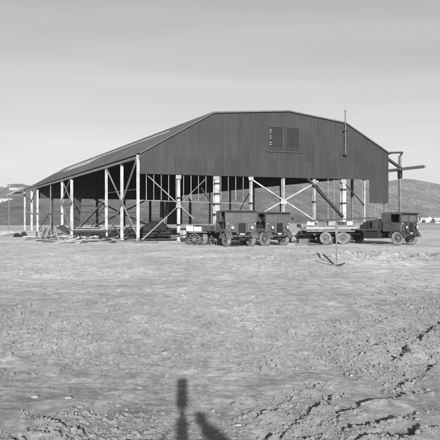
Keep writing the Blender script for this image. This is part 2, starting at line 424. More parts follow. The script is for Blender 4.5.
# scrub over the hillside
def scrub():
    n = 5000; V = []; Fc = []
    t_ = (1 + 5 ** .5) / 2
    base = np.array([(-1, t_, 0), (1, t_, 0), (-1, -t_, 0), (1, -t_, 0), (0, -1, t_), (0, 1, t_), (0, -1, -t_), (0, 1, -t_), (t_, 0, -1), (t_, 0, 1), (-t_, 0, -1), (-t_, 0, 1)]) / 1.9
    tri = np.array([(0, 11, 5), (0, 5, 1), (0, 1, 7), (0, 7, 10), (0, 10, 11), (1, 5, 9), (5, 11, 4), (11, 10, 2), (10, 7, 6), (7, 1, 8), (3, 9, 4), (3, 4, 2), (3, 2, 6), (3, 6, 8), (3, 8, 9), (4, 9, 5), (2, 4, 11), (6, 2, 10), (8, 6, 7), (9, 8, 1)])
    for k in range(n):
        i = rng.randint(3, 57); j = rng.randint(150, HX.shape[1] - 150)
        f1, f2 = rng.rand(2); bl = lambda A: (A[i, j] * (1 - f1) + A[i + 1, j] * f1) * (1 - f2) + (A[i, j + 1] * (1 - f1) + A[i + 1, j + 1] * f1) * f2
        x, y, z = bl(HX), bl(HYY), bl(HZ)
        if vnoise(np.array([x / 60.]), np.array([y / 60.]))[0] < .0: continue
        s = rng.uniform(.25, .95); a = rng.rand() * 6.3; c, sn = math.cos(a), math.sin(a)
        b = base * np.array([s * 1.4, s * 1.4, s]) * rng.uniform(.6, 1.3, (12, 3))
        b = np.stack([b[:, 0] * c - b[:, 1] * sn + x, b[:, 0] * sn + b[:, 1] * c + y, b[:, 2] + z - .1], -1)
        Fc.append(tri + len(V) * 12); V.append(b)
    o = fast_mesh('hillside_scrub', np.concatenate(V), np.concatenate(Fc), grey('scrub', .08, 1, .3, .1)); tag(o, 'low dark scrub dotted over the hillside', 'scrub', kind='stuff')
scrub()

# ------------------------------------------------------------------ hangar
hang = empty('hangar', P0, ROT)
tag(hang, 'large unfinished hangar with grey sheeted gable and open sides', 'hangar')
z_at = lambda px, py: loc_front(px, py)
pE0 = z_at(139, 153.3); pK0 = z_at(213, 112.6); pR = z_at(288, 111.2); pK1 = z_at(345, 123.0); pE1 = z_at(388.5, 153.2)
UR = pE1.x
TB = loc_side(36, 220).y                                    # back gable distance
PROF = [(pE0.x, pE0.z), (pK0.x, pK0.z), (pR.x, pR.z), (pK1.x, pK1.z), (pE1.x, pE1.z)]
zbot = z_at(139, 173.8).z; zbot = (zbot + z_at(365, 179.6).z) / 2
udrop = z_at(369.5, 200).x; zdrop = z_at(378, 203).z
def top(u): return float(np.interp(u, [a for a, _ in PROF], [b for _, b in PROF]))
print('hangar', PROF, 'TB', TB, 'zbot', zbot, 'drop', udrop, zdrop, 'UR', UR)
def corrugated(name, u0, u1, t, zlo, zhi, amp, pitch, mat, thick=.02, parent=None):
    n = int((u1 - u0) / (pitch / 6)); us = np.linspace(u0, u1, n + 1)
    a = amp * np.sin(us / pitch * 2 * math.pi); lo = np.array([zlo(q) for q in us]); hi = np.array([zhi(q) for q in us])
    V = np.concatenate([np.stack([us, t + a, lo], -1), np.stack([us, t + a, hi], -1), np.stack([us, t + thick + a, lo], -1), np.stack([us, t + thick + a, hi], -1)])
    k = n + 1; i = np.arange(n)
    q = np.concatenate([np.stack([i, i + 1, i + 1 + k, i + k], -1), np.stack([i + 2 * k, i + 3 * k, i + 1 + 3 * k, i + 1 + 2 * k], -1),
                        np.stack([i, i + 2 * k, i + 1 + 2 * k, i + 1], -1), np.stack([i + k, i + 1 + k, i + 1 + 3 * k, i + 3 * k], -1)])
    return fast_mesh(name, V, q, mat, False, parent)
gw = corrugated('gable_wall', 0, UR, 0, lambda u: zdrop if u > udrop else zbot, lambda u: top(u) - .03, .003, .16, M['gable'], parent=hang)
gw['label'] = 'grey sheeted front gable with vent and flue'
# back gable, hung from the roof, its right corner sheeted further down
ubd = UR - 3.0
zb2 = deep(60, 198.7, (P0 + ET * TB).y + 1.5).z
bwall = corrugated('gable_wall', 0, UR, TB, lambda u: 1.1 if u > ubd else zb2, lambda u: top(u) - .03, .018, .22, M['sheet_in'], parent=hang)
bwall['label'] = 'dark sheeted rear gable'
# side wall on the far side: sheeted in its upper half only
zs = loc_side(280, 184.3, UR).z
sw = MB(); k = 260
for i in range(k):
    t0 = .05 + (TB - .08) * i / k; t1 = .05 + (TB - .08) * (i + 1) / k; o = .03 * (i % 2)
    sw.add([(UR - .02 - o, t0, zs), (UR - .02 - (.03 - o), t1, zs), (UR - .02 - (.03 - o), t1, PROF[4][1] - .05), (UR - .02 - o, t0, PROF[4][1] - .05)], [(0, 1, 2, 3)])
    sw.add([(UR + .02 - o, t0, zs), (UR + .02 - (.03 - o), t1, zs), (UR + .02 - (.03 - o), t1, PROF[4][1] - .05), (UR + .02 - o, t0, PROF[4][1] - .05)], [(0, 1, 2, 3)])
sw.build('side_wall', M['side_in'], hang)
# roof: four planes with real corrugation along the slope
def roof_plane(a, b, t0, t1, name, mat, lift=.0):
    (ua, za), (ub, zb) = a, b; pitch = .22; n = int((t1 - t0) / (pitch / 4)); ts = np.linspace(t0, t1, n + 1)
    nrm = np.array([-(zb - za), ub - ua]); nrm /= np.linalg.norm(nrm)
    if nrm[1] < 0: nrm = -nrm
    am = .02 * np.sin(ts / pitch * 2 * math.pi) + lift
    rowsv = []
    for (u, z), off in ((a, 0), (b, 0), (a, .05), (b, .05)):
        rowsv.append(np.stack([u + nrm[0] * (am + off), ts, z + nrm[1] * (am + off)], -1))
    V = np.concatenate(rowsv); k = n + 1; i = np.arange(n)
    q = np.concatenate([np.stack([i, i + 1, i + 1 + k, i + k], -1), np.stack([i + 2 * k, i + 1 + 2 * k, i + 1 + 3 * k, i + 3 * k], -1), np.stack([i, i + 1, i + 1 + 2 * k, i + 2 * k], -1)])
    return fast_mesh(name, V, q, mat, True, hang)
ov = .45
sl = (PROF[1][1] - PROF[0][1]) / (PROF[1][0] - PROF[0][0])
e0 = (PROF[0][0] - .25, PROF[0][1] - .25 * sl); sr = (PROF[4][1] - PROF[3][1]) / (PROF[4][0] - PROF[3][0]); e1 = (PROF[4][0] + .2, PROF[4][1] + .2 * sr)
RT = loc_side(26.5, 220).y
for a, b in ((e0, PROF[1]), (PROF[1], PROF[2]), (PROF[2], PROF[3]), (PROF[3], e1)):
    roof_plane(a, b, -ov * .4, RT, 'roof', M['roof'])
# newer sheets laid along the upper slope, and a bare patch further back
def along(f): return (PROF[0][0] + f * (PROF[1][0] - PROF[0][0]), PROF[0][1] + f * (PROF[1][1] - PROF[0][1]))
roof_plane(along(.71), along(.75), 6, RT - .3, 'roof_seam_strip', M['roof_new'], .06)
roof_plane(along(.46), along(.765), 33, 52, 'roof_bare_sheet', M['roof_new'], .07)
# ridge-side barge strips along the front edge
bm_ = MB()
for i in range(4):
    a, b = PROF[i], PROF[i + 1]
    bm_.bar((a[0], -.14, a[1] + .0), (b[0], -.14, b[1] + .0),   .10, .16, up=(0, 1, 0))
bm_.build('barge_board', M['trim'], hang)
eb = MB(); eb.bar((-.05, .2, PROF[0][1] - .35), (-.05, RT, PROF[0][1] - .35), .16, .26); eb.build('eave_beam', M['brace'], hang)
eb = MB(); eb.bar((UR - .25, .2, zs - .1), (UR - .25, TB, zs - .1), .12, .2); eb.build('eave_beam', M['dark'], hang)
# rafters and purlins under the roof
for t in [9, 18, 27, 36, 45]:
    if t > TB - 2: break
    r = MB()
    for i in range(4):
        a, b = PROF[i], PROF[i + 1]
        r.bar((a[0] + .1, t, a[1] - .25), (b[0], t, b[1] - .25), .1, .2); r.bar((a[0] + .4, t, PROF[0][1] - .2), (b[0], t, PROF[0][1] - .2 + .0), .1, .16)
        um = (a[0] + b[0]) / 2; r.bar((um, t, PROF[0][1] - .2), (b[0], t, b[1] - .3), .08); r.bar((um, t, PROF[0][1] - .2), (a[0] + .3, t, a[1] - .3), .08)
    r.build('roof_truss', M['dark'], hang)

def column(u, t, z1, wd, mat, collars=False, z0=-.1):
    """rolled steel stanchion: two flanges and a web, base plate, cap"""
    m = MB(); h = wd / 2; th = max(.03, wd * .13)
    m.box(u - h, u + h, t - h, t - h + th, z0, z1); m.box(u - h, u + h, t + h - th, t + h, z0, z1)
    m.box(u - th / 2, u + th / 2, t - h + th, t + h - th, z0, z1)
    m.box(u - h * 1.5, u + h * 1.5, t - h * 1.5, t + h * 1.5, z0, .05)
    o = m.build('column', mat, hang)
    if collars:
        for z in collars:
            c = MB(); c.box(u - h - .03, u + h + .03, t - h - .03, t + h + .03, z, z + .16); c.build('collar', M['dark'], o)
    return o
FT = .32
for px, wd, mt, cl in ((178.6, .22, 'col', (1.3, 3.6)), (216.4, .44, 'col', (2.2, 3.1, 4.0, 4.9)), (251, .22, 'colg', (3.2,)), (283, .26, 'colg', None),
                   (314, .24, 'colg', (3.4,)), (343.2, .40, 'col', (3.3, 4.6)), (364, .22, 'colg', None)):
    p = loc_front(px, 200, FT); column(p.x, FT, zbot + .35, wd, M[mt], cl)
p = loc_front(385, 200, FT); column(p.x - .05, FT, zdrop + .3, .16, M['mid'])
column(-.12, -.12, PROF[0][1] - .15, .21, M['col'])
# left side stanchions
for px, wd, mt in ((105.5, .22, 'col'), (121, .23, 'col'), (71, .30, 'col'), (61.5, .28, 'col'), (50, .16, 'mid'), (37, .30, 'col'), (31.2, .32, 'col'), (24.3, .26, 'col')):
    t = loc_side(px, 220).y; column(.08, t, PROF[0][1] - .48, wd, M[mt])
tl = [loc_side(px, 220).y for px in (139.6, 121, 105.5, 71, 61.5, 50, 37, 31.2, 24.3)]; print('tl', tl)
ze = PROF[0][1] - .5
def brace(p, q, wd=.12, mt='brace', name='brace'):
    m = MB(); m.bar(p, q, wd, wd * .7); return m.build(name, M[mt], hang)
def LS(px, py, u=-.12): return loc_side(px, py, u)
brace(LS(105.5, 166.5), LS(139, 239.5), .12); brace(LS(137, 158), LS(121.5, 203), .12); brace(LS(121.5, 203), LS(108, 237), .10)
brace(LS(106, 168, -.1), LS(139, 157, -.1), .15)
for a, b in (((71, 200), (105, 232)), ((84, 238), (105, 206)), ((86, 200), (105, 214)), ((37, 205), (61, 232)), ((37, 232), (50, 212)), ((124, 236), (139, 214)), ((105, 213), (121, 236))):
    brace(LS(*a, u=.5), LS(*b, u=.5), .09, 'mid')
brace(LS(106, 193, .3), LS(139, 189, .3), .08, 'mid'); 
for a, b in (((61.5, 179), (71, 201)), ((71, 177), (61.5, 202)), ((61.5, 204), (71, 230)), ((71, 203), (61.5, 231)), ((61.5, 178), (71, 175.5)), ((61.5, 203), (71, 202)),
             ((24.3, 190), (31, 200)), ((31, 202), (37, 188)), ((24.3, 190), (37, 186)), ((24.3, 213), (50, 213.3)), ((50, 213.3), (61.5, 213))):
    brace(LS(*a), LS(*b), .12)
# front braces
def LF(px, py, t=.12): return loc_front(px, py, t)
for a, b, wd, mt in (((148, 176), (194, 219), .12, 'brace'), ((142, 239.5), (167, 216.5), .14, 'brace'), ((167, 216.5), (206, 178.5), .10, 'mid'),
                     ((201, 188), (213, 205), .14, 'dark'), ((248.5, 177.5), (319, 223.5), .17, 'col'), ((318, 181), (268, 209.5), .15, 'col'), ((268, 209.5), (240, 226), .15, 'brace'),
                     ((307, 178), (343, 217), .28, 'dark'), ((345.5, 184.5), (364, 205), .12, 'dark'), ((139.5, 200.3), (246, 203.5), .08, 'brace'), ((250, 212), (322, 214), .05, 'mid')):
    brace(LF(*a, t=(.12 if mt != 'mid' else .2)), LF(*b, t=(.12 if mt != 'mid' else .2)), wd, mt)
g1 = MB(); q = LF(283.5, 202, .08); g1.box(q.x - .28, q.x + .28, .02, .06, q.z - .2, q.z + .2); g1.build('gusset_plate', M['col'], hang)
for i in range(14):
    px = 146.3 + i * 7.45
    a = LF(px, 174.5, .22); b = LF(px, 200.5, .22); mm = MB(); mm.bar(a + Vector((0, 0, .3)), b, .055, .05); mm.build('hanging_stud', M['brace' if i % 3 else 'colg'], hang)
for px in (328, 334, 375, 382):
    a = LF(px, 182, .22); b = LF(px, 224, .22); mm = MB(); mm.bar(a + Vector((0, 0, .3)), b, .06, .05); mm.build('hanging_stud', M['brace'], hang)
# bracing in the rear bay and far wall stanchions
def LB(px, py): return loc_front(px, py, TB - .3)
for a, b, wd in (((94, 199), (121, 213), .26), ((121, 213), (150, 226), .26), ((94, 227), (121, 213), .26), ((121, 213), (150, 198), .3), ((52, 212), (140, 213), .1), ((60, 205), (94, 206), .1)):
    brace(LB(*a), LB(*b), wd, 'dark')
for px in (52, 75, 97, 124, 150, 163, 190):
    p = LB(px, 200); column(p.x, TB - .4, zb2 + .3, .34, M['dark'])
for t in [6, 14, 22, 30, 38, 46]:
    column(UR - .2, t, zs + .2, .22, M['mid'])
brace((UR - .3, 6, 1), (UR - .3, 14, zs), .1, 'mid'); brace((UR - .3, 30, zs), (UR - .3, 38, .6), .1, 'mid')
# louvred vent in the gable
def louvre(x0, x1, ya, yb, light):
    a = loc_front(x0, ya, -.05); b = loc_front(x1, yb, -.05); u0, u1, z1, z0 = a.x, b.x, a.z, b.z
    f = MB(); w_ = .09
    f.box(u0, u1, -.12, -.025, z1 - w_, z1); f.box(u0, u1, -.12, -.025, z0, z0 + w_); f.box(u0, u0 + w_, -.12, -.025, z0 + w_, z1 - w_); f.box(u1 - w_, u1, -.12, -.025, z0 + w_, z1 - w_)
    fo = f.build('louvre_vent', M['vent'], hang)
    bk = MB(); bk.box(u0 + w_, u1 - w_, -.032, -.024, z0 + w_, z1 - w_); bk.build('back_panel', M['chassis'], fo)
    n = 10
    for i in range(n):
        z = z0 + w_ + (z1 - z0 - 2 * w_) * (i + .5) / n
        s = MB(); s.bar((u0 + w_, -.075, z), (u1 - w_, -.075, z), .11, .025, up=(0, .8, .6)); s.build('slat', M['vent'], fo)
        if light and i in (1, 2, 4, 5, 7, 8):
            s = MB(); s.box(u0 + w_, u0 + w_ + random.uniform(.12, .3), -.105, -.1, z - .02, z + .05); s.build('torn_slat', M['col'], fo)
louvre(268.4, 283.2, 125.6, 149.3, True); louvre(285.4, 299.4, 126.6, 150.4, False)
sb = MB(); a = loc_front(266.5, 150.4); b = loc_front(302.5, 153); sb.box(a.x, b.x, -.14, -.02, a.z - .12, a.z - .04); sb.build('vent_sill', M['vent'], hang)
# flue pipe
a = loc_front(345.4, 111.5, -.3); b = loc_front(345.4, 155.5, -.3)
fl = MB(); fl.rod((a.x, -.28, b.z), (a.x, -.28, a.z), .06); fo = fl.build('flue_pipe', M['mid'], hang)
c = MB(); c.lathe([(0, .26), (.12, .18), (.13, .15), (0, .14)], 'z', (a.x, -.28, a.z - .1), 16); c.build('cowl', M['mid'], fo)
c = MB()
for py in (131, 155):
    z = loc_front(345, py, -.3).z; c.box(a.x - .16, a.x + .16, -.37, -.02, z - .05, z + .05)
c.build('bracket', M['chassis'], fo)
# unfinished outer bay at the right: post, cap beam, strut and projecting rail
pp = loc_front(400, 156, .1)
m = MB(); m.box(pp.x - .11, pp.x + .11, 0, .22, -.1, pp.z); m.build('outer_post', M['mid'], hang)
a = loc_front(388.5, 154, .1); z = loc_front(396, 153.6, .1).z
m = MB(); m.bar((UR - .3, .1, z + .02), (pp.x + .3, .1, z + .14), .22, .18); m.bar((pp.x + .30, .1, z + .14), (pp.x - .05, .1, z - .35), .18, .12); m.build('cap_beam', M['dark'], hang)
m = MB(); m.bar(loc_front(386.5, 158, .1), loc_front(401, 168.5, .1), .28, .2); m.build('diagonal_strut', M['dark'], hang)
m = MB(); m.bar(loc_front(386, 171, .35), loc_front(402, 169.5, .35), .2, .3); m.build('tie_beam', M['dark'], hang)
a = loc_front(399.5, 169.3, -.1)
zz = a.z; tt = loc_side(425, 166, a.x)
m = MB(); m.bar((a.x - .02, .0, zz), (a.x - .02, tt.y, zz), .2, .26); m.build('projecting_rail', M['mid'], hang)
a = loc_front(399.5, 171.5, -.1); m = MB(); m.box(pp.x - .16, pp.x + .16, -.06, .28, loc_front(400, 178.5).z, loc_front(400, 171).z); m.build('post_shoe', M['chassis'], hang)
# boards of the far outrigger hanging past the rear eave
a = loc_front(23, 187.3, RT - .5); b = loc_front(5.5, 196, RT - .5)
m = MB(); m.bar(a, b, 1.0, .3); m.build('outrigger_board', M['brace'], hang)
c_ = loc_front(11, 193, RT + 1); d_ = loc_front(26, 192.6, RT + 1); m = MB(); m.bar(c_, d_, .5, .3); m.build('outrigger_board', M['colg'], hang)
m = MB(); m.bar(b + Vector((.6, 0, .1)), Vector((b.x + .6, b.y, 0)), .14, .14); m.build('outrigger_post', M['mid'], hang)

for px, py in ((105.5, 167), (121.3, 203), (139, 157), (61.5, 203), (71, 202), (61.5, 178), (71, 176), (121, 163), (31, 201)):
    q_ = LS(px, py, -.09); m = MB(); m.box(-.10, -.085, q_.y - .3, q_.y + .3, q_.z - .16, q_.z + .16); m.build('gusset_plate', M['brace'], hang)
for px, py in ((178.6, 206), (178.6, 177), (216.4, 178), (251, 178.5), (314, 182), (343, 181)):
    q_ = LF(px, py, .06); m = MB(); m.box(q_.x - .24, q_.x + .24, .03, .05, q_.z - .16, q_.z + .16); m.build('gusset_plate', M['colg'], hang)

# hangar floor: a mottled dark sheet just above the ground
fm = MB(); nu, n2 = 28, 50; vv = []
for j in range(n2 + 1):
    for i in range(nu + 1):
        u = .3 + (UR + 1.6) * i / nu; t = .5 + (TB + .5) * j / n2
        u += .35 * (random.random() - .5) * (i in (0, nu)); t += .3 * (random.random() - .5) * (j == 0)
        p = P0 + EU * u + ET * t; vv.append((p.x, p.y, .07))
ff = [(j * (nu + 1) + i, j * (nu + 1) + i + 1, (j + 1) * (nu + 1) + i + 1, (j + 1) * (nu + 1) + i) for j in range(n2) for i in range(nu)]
fm.add(vv, ff); o = fm.build('hangar_floor', grey('dark_floor', .05, .95, .5, .7), None); tag(o, kind='structure')

# ------------------------------------------------------------------ wheels
def wheel(parent, x, y, r=.5, wd=.26, name='wheel', dual=False, steer=0):
    e = empty(name, (x, y, r), steer); e.parent = parent
    ty = MB(); s = wd / 2
    ty.lathe([(r * .60, -s * .7), (r * .72, -s), (r * .93, -s * .95), (r, -s * .55), (r, s * .55), (r * .93, s * .95), (r * .72, s), (r * .60, s * .7)], 'y', (0, 0, 0), 28, closed=True)
    for k in range(24):
        t = 2 * math.pi * k / 24; c = Vector((math.cos(t), 0, math.sin(t)))
        p = c * (r * 1.0); ty.bar(p + Vector((0, -s * .8, 0)), p + Vector((0, s * .8, 0)), r * .05, r * .03, up=c)
    ty.build('tyre', M['tyre'], e)
    rm = MB()
    rm.lathe([(r * .62, -s * .75), (r * .60, -s * .95), (r * .55, -s * .7), (r * .5, -s * .2), (r * .25, -s * .35), (r * .22, -s * 1.0), (0, -s * 1.05)], 'y', n=24)
    rm.lathe([(r * .62, s * .75), (r * .60, s * .95), (r * .55, s * .7), (r * .5, s * .2), (r * .25, s * .35), (r * .22, s * 1.0), (0, s * 1.05)], 'y', n=24)
    for k in range(8):
        t = 2 * math.pi * k / 8
        for sg in (-1, 1): rm.rod((r * .38 * math.cos(t), sg * s * .2, r * .38 * math.sin(t)), (r * .38 * math.cos(t), sg * s * .5, r * .38 * math.sin(t)), r * .045, n=6)
    rm.build('rim', M['hub'], e)
    return e

# ------------------------------------------------------------------ flat-fronted army lorry (x forward, y left)
def lorry(loc, yaw, label, dark=False, canvas_top=True, bed=4.3, tilt=False, wb=3.8, hgt=2.42, hood=False, sides=True):
    r = empty('truck', loc, yaw); tag(r, label, 'truck', 'lorries parked in front of the hangar')
    if dark: sides = False
    pm = M['truckd'] if dark else M['truck']
    W = 1.1
    # cab shell: lofted cross-section with rounded top corners, side openings left for windows
    c = MB()
    if dark: c.box(-.95, .62, -W, W, .95, 1.62, bev=.06)
    else:                                                              # open sided cab: scuttle, floor and rear panel
        c.box(.42, .62, -W, W, .95, 1.62, bev=.04); c.box(-.9, .42, -W + .03, W - .03, .95, 1.05); c.box(-.98, -.88, -W, W, .95, 1.62)
        for sy in (-1, 1): c.box(-.88, -.45, sy * (W - .03) - .03, sy * (W - .03) + .03, 1.05, 1.45)
    c.box(-.98, -.9, -W, W, 1.62, hgt - .08)                           # back panel
    for sy in (-1, 1):
        c.box(.50, .60, sy * W - .05, sy * W + .05, 1.62, hgt - .1)     # front pillar
        c.box(-.30, -.22, sy * W - .045, sy * W + .045, 1.62, hgt - .1)  # door pillar
        c.box(-.9, -.30, sy * (W - .02) - .03, sy * (W - .02) + .03, 1.62, hgt - .1)
    c.box(.50, .58, -.04, .04, 1.62, hgt - .12); c.box(.5, .59, -W, W, 1.60, 1.68); c.box(.5, .59, -W, W, hgt - .22, hgt - .1)
    c.build('cab', pm, r)
    # roof, cambered and overhanging
    rf = MB(); pts = []
    for i in range(13):
        a = -1 + 2 * i / 12; pts.append((a * (W + .05), hgt - .1 + .10 * (1 - abs(a) ** 3)))
    pts += [(W + .05, hgt - .14), (-W - .05, hgt - .14)]
    rf.prism(pts, -1.02, .74, 'yz'); rf.build('roof', M['canvas'] if canvas_top else pm, r)
    for sy in (-1, 1):
        ws = MB(); ws.box(.53, .55, min(sy * .04, sy * (W - .05)), max(sy * .04, sy * (W - .05)), 1.68, hgt - .22); ws.build('windscreen', M['glass'], r)
    # nose: radiator cowl standing proud
    g = MB(); g.box(.62, .74, -.36, .36, .82, 1.66, bev=.03); cw = g.build('radiator_cowl', pm, r)
    g = MB(); g.box(.742, .75, -.28, .28, .88, 1.58); g.build('radiator', M['grille'], cw)
    g = MB()
    for k in range(9): y = -.26 + .52 * k / 8; g.box(.752, .77, y - .012, y + .012, .88, 1.58)
    g.build('grille', M['chassis'], cw)
    g = MB(); g.box(.772, .78, -.17, .17, .80, .90); g.build('number_plate', M['pale'], r)
    b = MB(); b.box(.82, .90, -.70, .70, .66, .78, bev=.02); b.box(.3, .82, -.5, -.42, .62, .74); b.box(.3, .82, .42, .5, .62, .74); b.build('bumper', pm, r)
    for sy in (-1, 1):
        h = MB(); h.lathe([(0, -.12), (.07, -.10), (.11, 0), (.115, .04)], 'x', (.80, sy * .72, 1.27), 20); h.bar((.62, sy * .72, 1.12), (.76, sy * .72, 1.2), .04)
        ho = h.build('headlight', pm, r)
        h = MB(); h.lathe([(.112, 0), (.10, .02), (.06, .035), (0, .04)], 'x', (.84, sy * .72, 1.27), 20); h.build('lens', M['lamp'], ho)
        h = MB(); h.lathe([(0, -.05), (.05, -.04), (.06, .02), (0, .03)], 'x', (.68, sy * 1.02, 1.52), 12); h.build('side_lamp', M['lamp'], r)
        # wing over the front wheel
        f = MB(); n = 12; R_ = .66; v = []
        for i in range(n + 1):
            t = math.radians(10 + 160 * i / n)
            x, z = .24 + R_ * math.cos(t) * .98, .50 + R_ * math.sin(t) * .92
            for yy, dz in ((sy * .72, 0), (sy * 1.16, 0), (sy * 1.18, -.07), (sy * 1.155, -.07), (sy * 1.14, -.03), (sy * .72, -.03)): v.append((x, yy, z + dz))
        fc = [(i * 6 + k, i * 6 + (k + 1) % 6, (i + 1) * 6 + (k + 1) % 6, (i + 1) * 6 + k) for i in range(n) for k in range(6)]
        f.add(v, fc, False); f.add(v, [tuple(range(6)), tuple(range(n * 6 + 5, n * 6 - 1, -1))]); f.build('wing', pm, r)
        d = MB()
        if not dark: d.box(-.40, .40, sy * (W + .0) - .012, sy * (W + .0) + .012, 1.06, 1.22)
        else: d.box(-.24, .46, sy * (W + .015) - .015, sy * (W + .015) + .015, 1.10, 1.60, bev=.012)
        do = d.build('door' if dark else 'side_panel', pm, r); d = MB(); d.bar((-.16, sy * (W + .05), 1.44), (-.02, sy * (W + .05), 1.44), .025); d.build('handle', M['chassis'], do)
        mrr = MB(); mrr.bar((.58, sy * 1.12, 1.8), (.66, sy * 1.38, 1.86), .02); mrr.box(.64, .67, sy * 1.38 - .07, sy * 1.38 + .07, 1.78, 1.98); mrr.build('mirror', M['chassis'], r)
        s = MB(); s.box(-.75, -.25, sy * 1.1 - .12, sy * 1.1 + .12, .52, .56); s.bar((-.5, sy * 1.0, .56), (-.5, sy * .9, .95), .04); s.build('step', M['chassis'], r)
        w_ = wheel(r, .24, sy * .90, .5, .27, 'wheel', steer=random.uniform(-.05, .05))
    m = MB()                                                           # crank, tow hooks, bonnet catches, roof hoops, wiper
    m.rod((.78, 0, .72), (1.0, 0, .70), .02, n=8); m.rod((1.0, 0, .70), (1.0, .16, .62), .018, n=8)
    for sy in (-1, 1):
        m.bar((.88, sy * .45, .72), (1.0, sy * .45, .72), .05); m.bar((1.0, sy * .45, .70), (1.0, sy * .45, .80), .04)
        m.bar((.63, sy * .45, 1.0), (.63, sy * .45, 1.55), .03, .012)
    m.build('front_fittings', M['chassis'], r)
    m = MB(); m.rod((.70, .90, 1.05), (.70, 1.02, 1.05), .05); m.box(.62, .72, -1.0, -.78, 1.0, 1.35, bev=.02); m.build('jerrycan', pm, r)
    m = MB()
    for x in (-.7, -.2, .3): m.bar((x, -1.13, hgt - .16), (x, -1.13, hgt - .04), .03); m.bar((x, 1.13, hgt - .16), (x, 1.13, hgt - .04), .03)
    m.bar((.745, -1.1, hgt - .10), (.745, 1.1, hgt - .10), .02, .07); m.build('roof_rope', M['chassis'], r)
    # seat bench, steering wheel visible through the openings
    s = MB(); s.box(-.85, -.35, -.95, .95, 1.2, 1.68, bev=.05); s.build('seat', M['chassis'], r)
    s = MB(); s.lathe([(.22, -.012), (.235, 0), (.22, .012), (.205, 0)], 'x', (0, 0, 0), 20, closed=True)
    sw_ = s.build('steering_wheel', M['chassis'], r); sw_.location = (.22, -.5, 1.72); sw_.rotation_euler = (0, -.5, 0)
    ch = MB()
    for sy in (-1, 1): ch.box(-wb - 1.4, .8, sy * .42 - .05, sy * .42 + .05, .68, .88)
    for x in (-.9, -2.2, -3.4, -wb - 1.2): ch.box(x - .05, x + .05, -.42, .42, .70, .86)
    ch.rod((.24, -.8, .5), (.24, .8, .5), .07); ch.bar((.5, -.62, .55), (.5, .62, .55), .06); ch.box(.3, .8, -.22, .22, .42, .62); ch.rod((-wb, -.85, .5), (-wb, .85, .5), .08); ch.lathe([(0, -.2), (.18, -.1), (.18, .1), (0, .2)], 'x', (-wb, 0, .5), 14)
    ch.box(-2.2, -1.3, .5, .95, .50, .86); ch.rod((-.3, 0, .6), (-wb, 0, .52), .04)
    ch.build('chassis', M['chassis'], r)
    for sy in (-1, 1):
        for x in (-wb + .0, -wb - 1.08) if wb > 4 else (-wb,):
            wheel(r, x, sy * .88, .5, .32, 'wheel')
    x1 = -1.12; x0 = x1 - bed
    bd = MB(); bd.box(x0, x1, -1.12, 1.12, 1.02, 1.12)
    for k in range(5): xx = x0 + .2 + (bed - .4) * k / 4; bd.box(xx - .05, xx + .05, -1.05, 1.05, .9, 1.02)
    bo = bd.build('bed', pm, r)
    for sy in ((-1, 1) if sides else ()):
        sd = MB(); sd.box(x0, x1, sy * 1.1 - .02, sy * 1.1 + .02, 1.12, 1.42 if not tilt else 1.55)
        for k in range(5): xx = x0 + .06 + (bed - .12) * k / 4; sd.box(xx - .035, xx + .035, sy * 1.13 - .02, sy * 1.13 + .02, 1.0, 1.5 if not tilt else 1.6)
        sd.build('side_board', pm, bo)
    sd = MB(); sd.box(x1 - .02, x1 + .03, -1.08, 1.08, 1.12, 1.75); sd.build('headboard', pm, bo)
    if dark:
        m = MB(); m.box(-2.6, -1.2, -1.0, -.55, .45, .95, bev=.04); m.box(-2.4, -1.3, .55, 1.0, .45, .95, bev=.04); m.build('tool_box', M['chassis'], r)
        m = MB(); m.rod((-1.5, -.95, 1.5), (-1.5, .95, 1.5), .36, n=20); m.box(-1.9, -1.12, -.9, .9, 1.12, 1.3); m.build('fuel_tank', pm, r)
    if hood:
        m = MB(); pts = []
        for i in range(11):
            a = math.pi * i / 10; pts.append((1.12 * math.cos(a), 1.45 + .82 * math.sin(a)))
        n_ = len(pts); v = []
        for k in range(9):
            x = x1 - 2.2 * k / 8; dz = -.05 * (k % 2)
            v += [(x, y, z + dz) for y, z in pts]
        m.add(v, [(k * n_ + i, k * n_ + i + 1, (k + 1) * n_ + i + 1, (k + 1) * n_ + i) for k in range(8) for i in range(n_ - 1)])
        m.add(v, [tuple(range(n_)), tuple(range(9 * n_ - 1, 8 * n_ - 1, -1))]); m.build('canvas_tilt', M['canvas'], r)
    return r
def yaw_of(theta): return math.radians(-90 + theta)
def axle(px, py_base):            # ground point under a front axle's middle
    return ground(px, py_base)
GZ = .0
p = axle(237.2, 246.6); lorry((p.x, p.y, GZ), yaw_of(24), 'canvas topped flat fronted truck facing the camera, leftmost of the trucks', hgt=2.46)
p = axle(272.3, 246.0); lorry((p.x, p.y + .4, GZ), yaw_of(40), 'flat fronted truck turned a little right, second from the left, dark open side', bed=3.6, hgt=2.36, hood=True)
p = axle(402.4, 245.0); T4 = lorry((p.x, p.y + .2, GZ), yaw_of(45), 'dark truck with long bed at the right end of the row', dark=True, bed=4.9, wb=4.3, hgt=2.34)

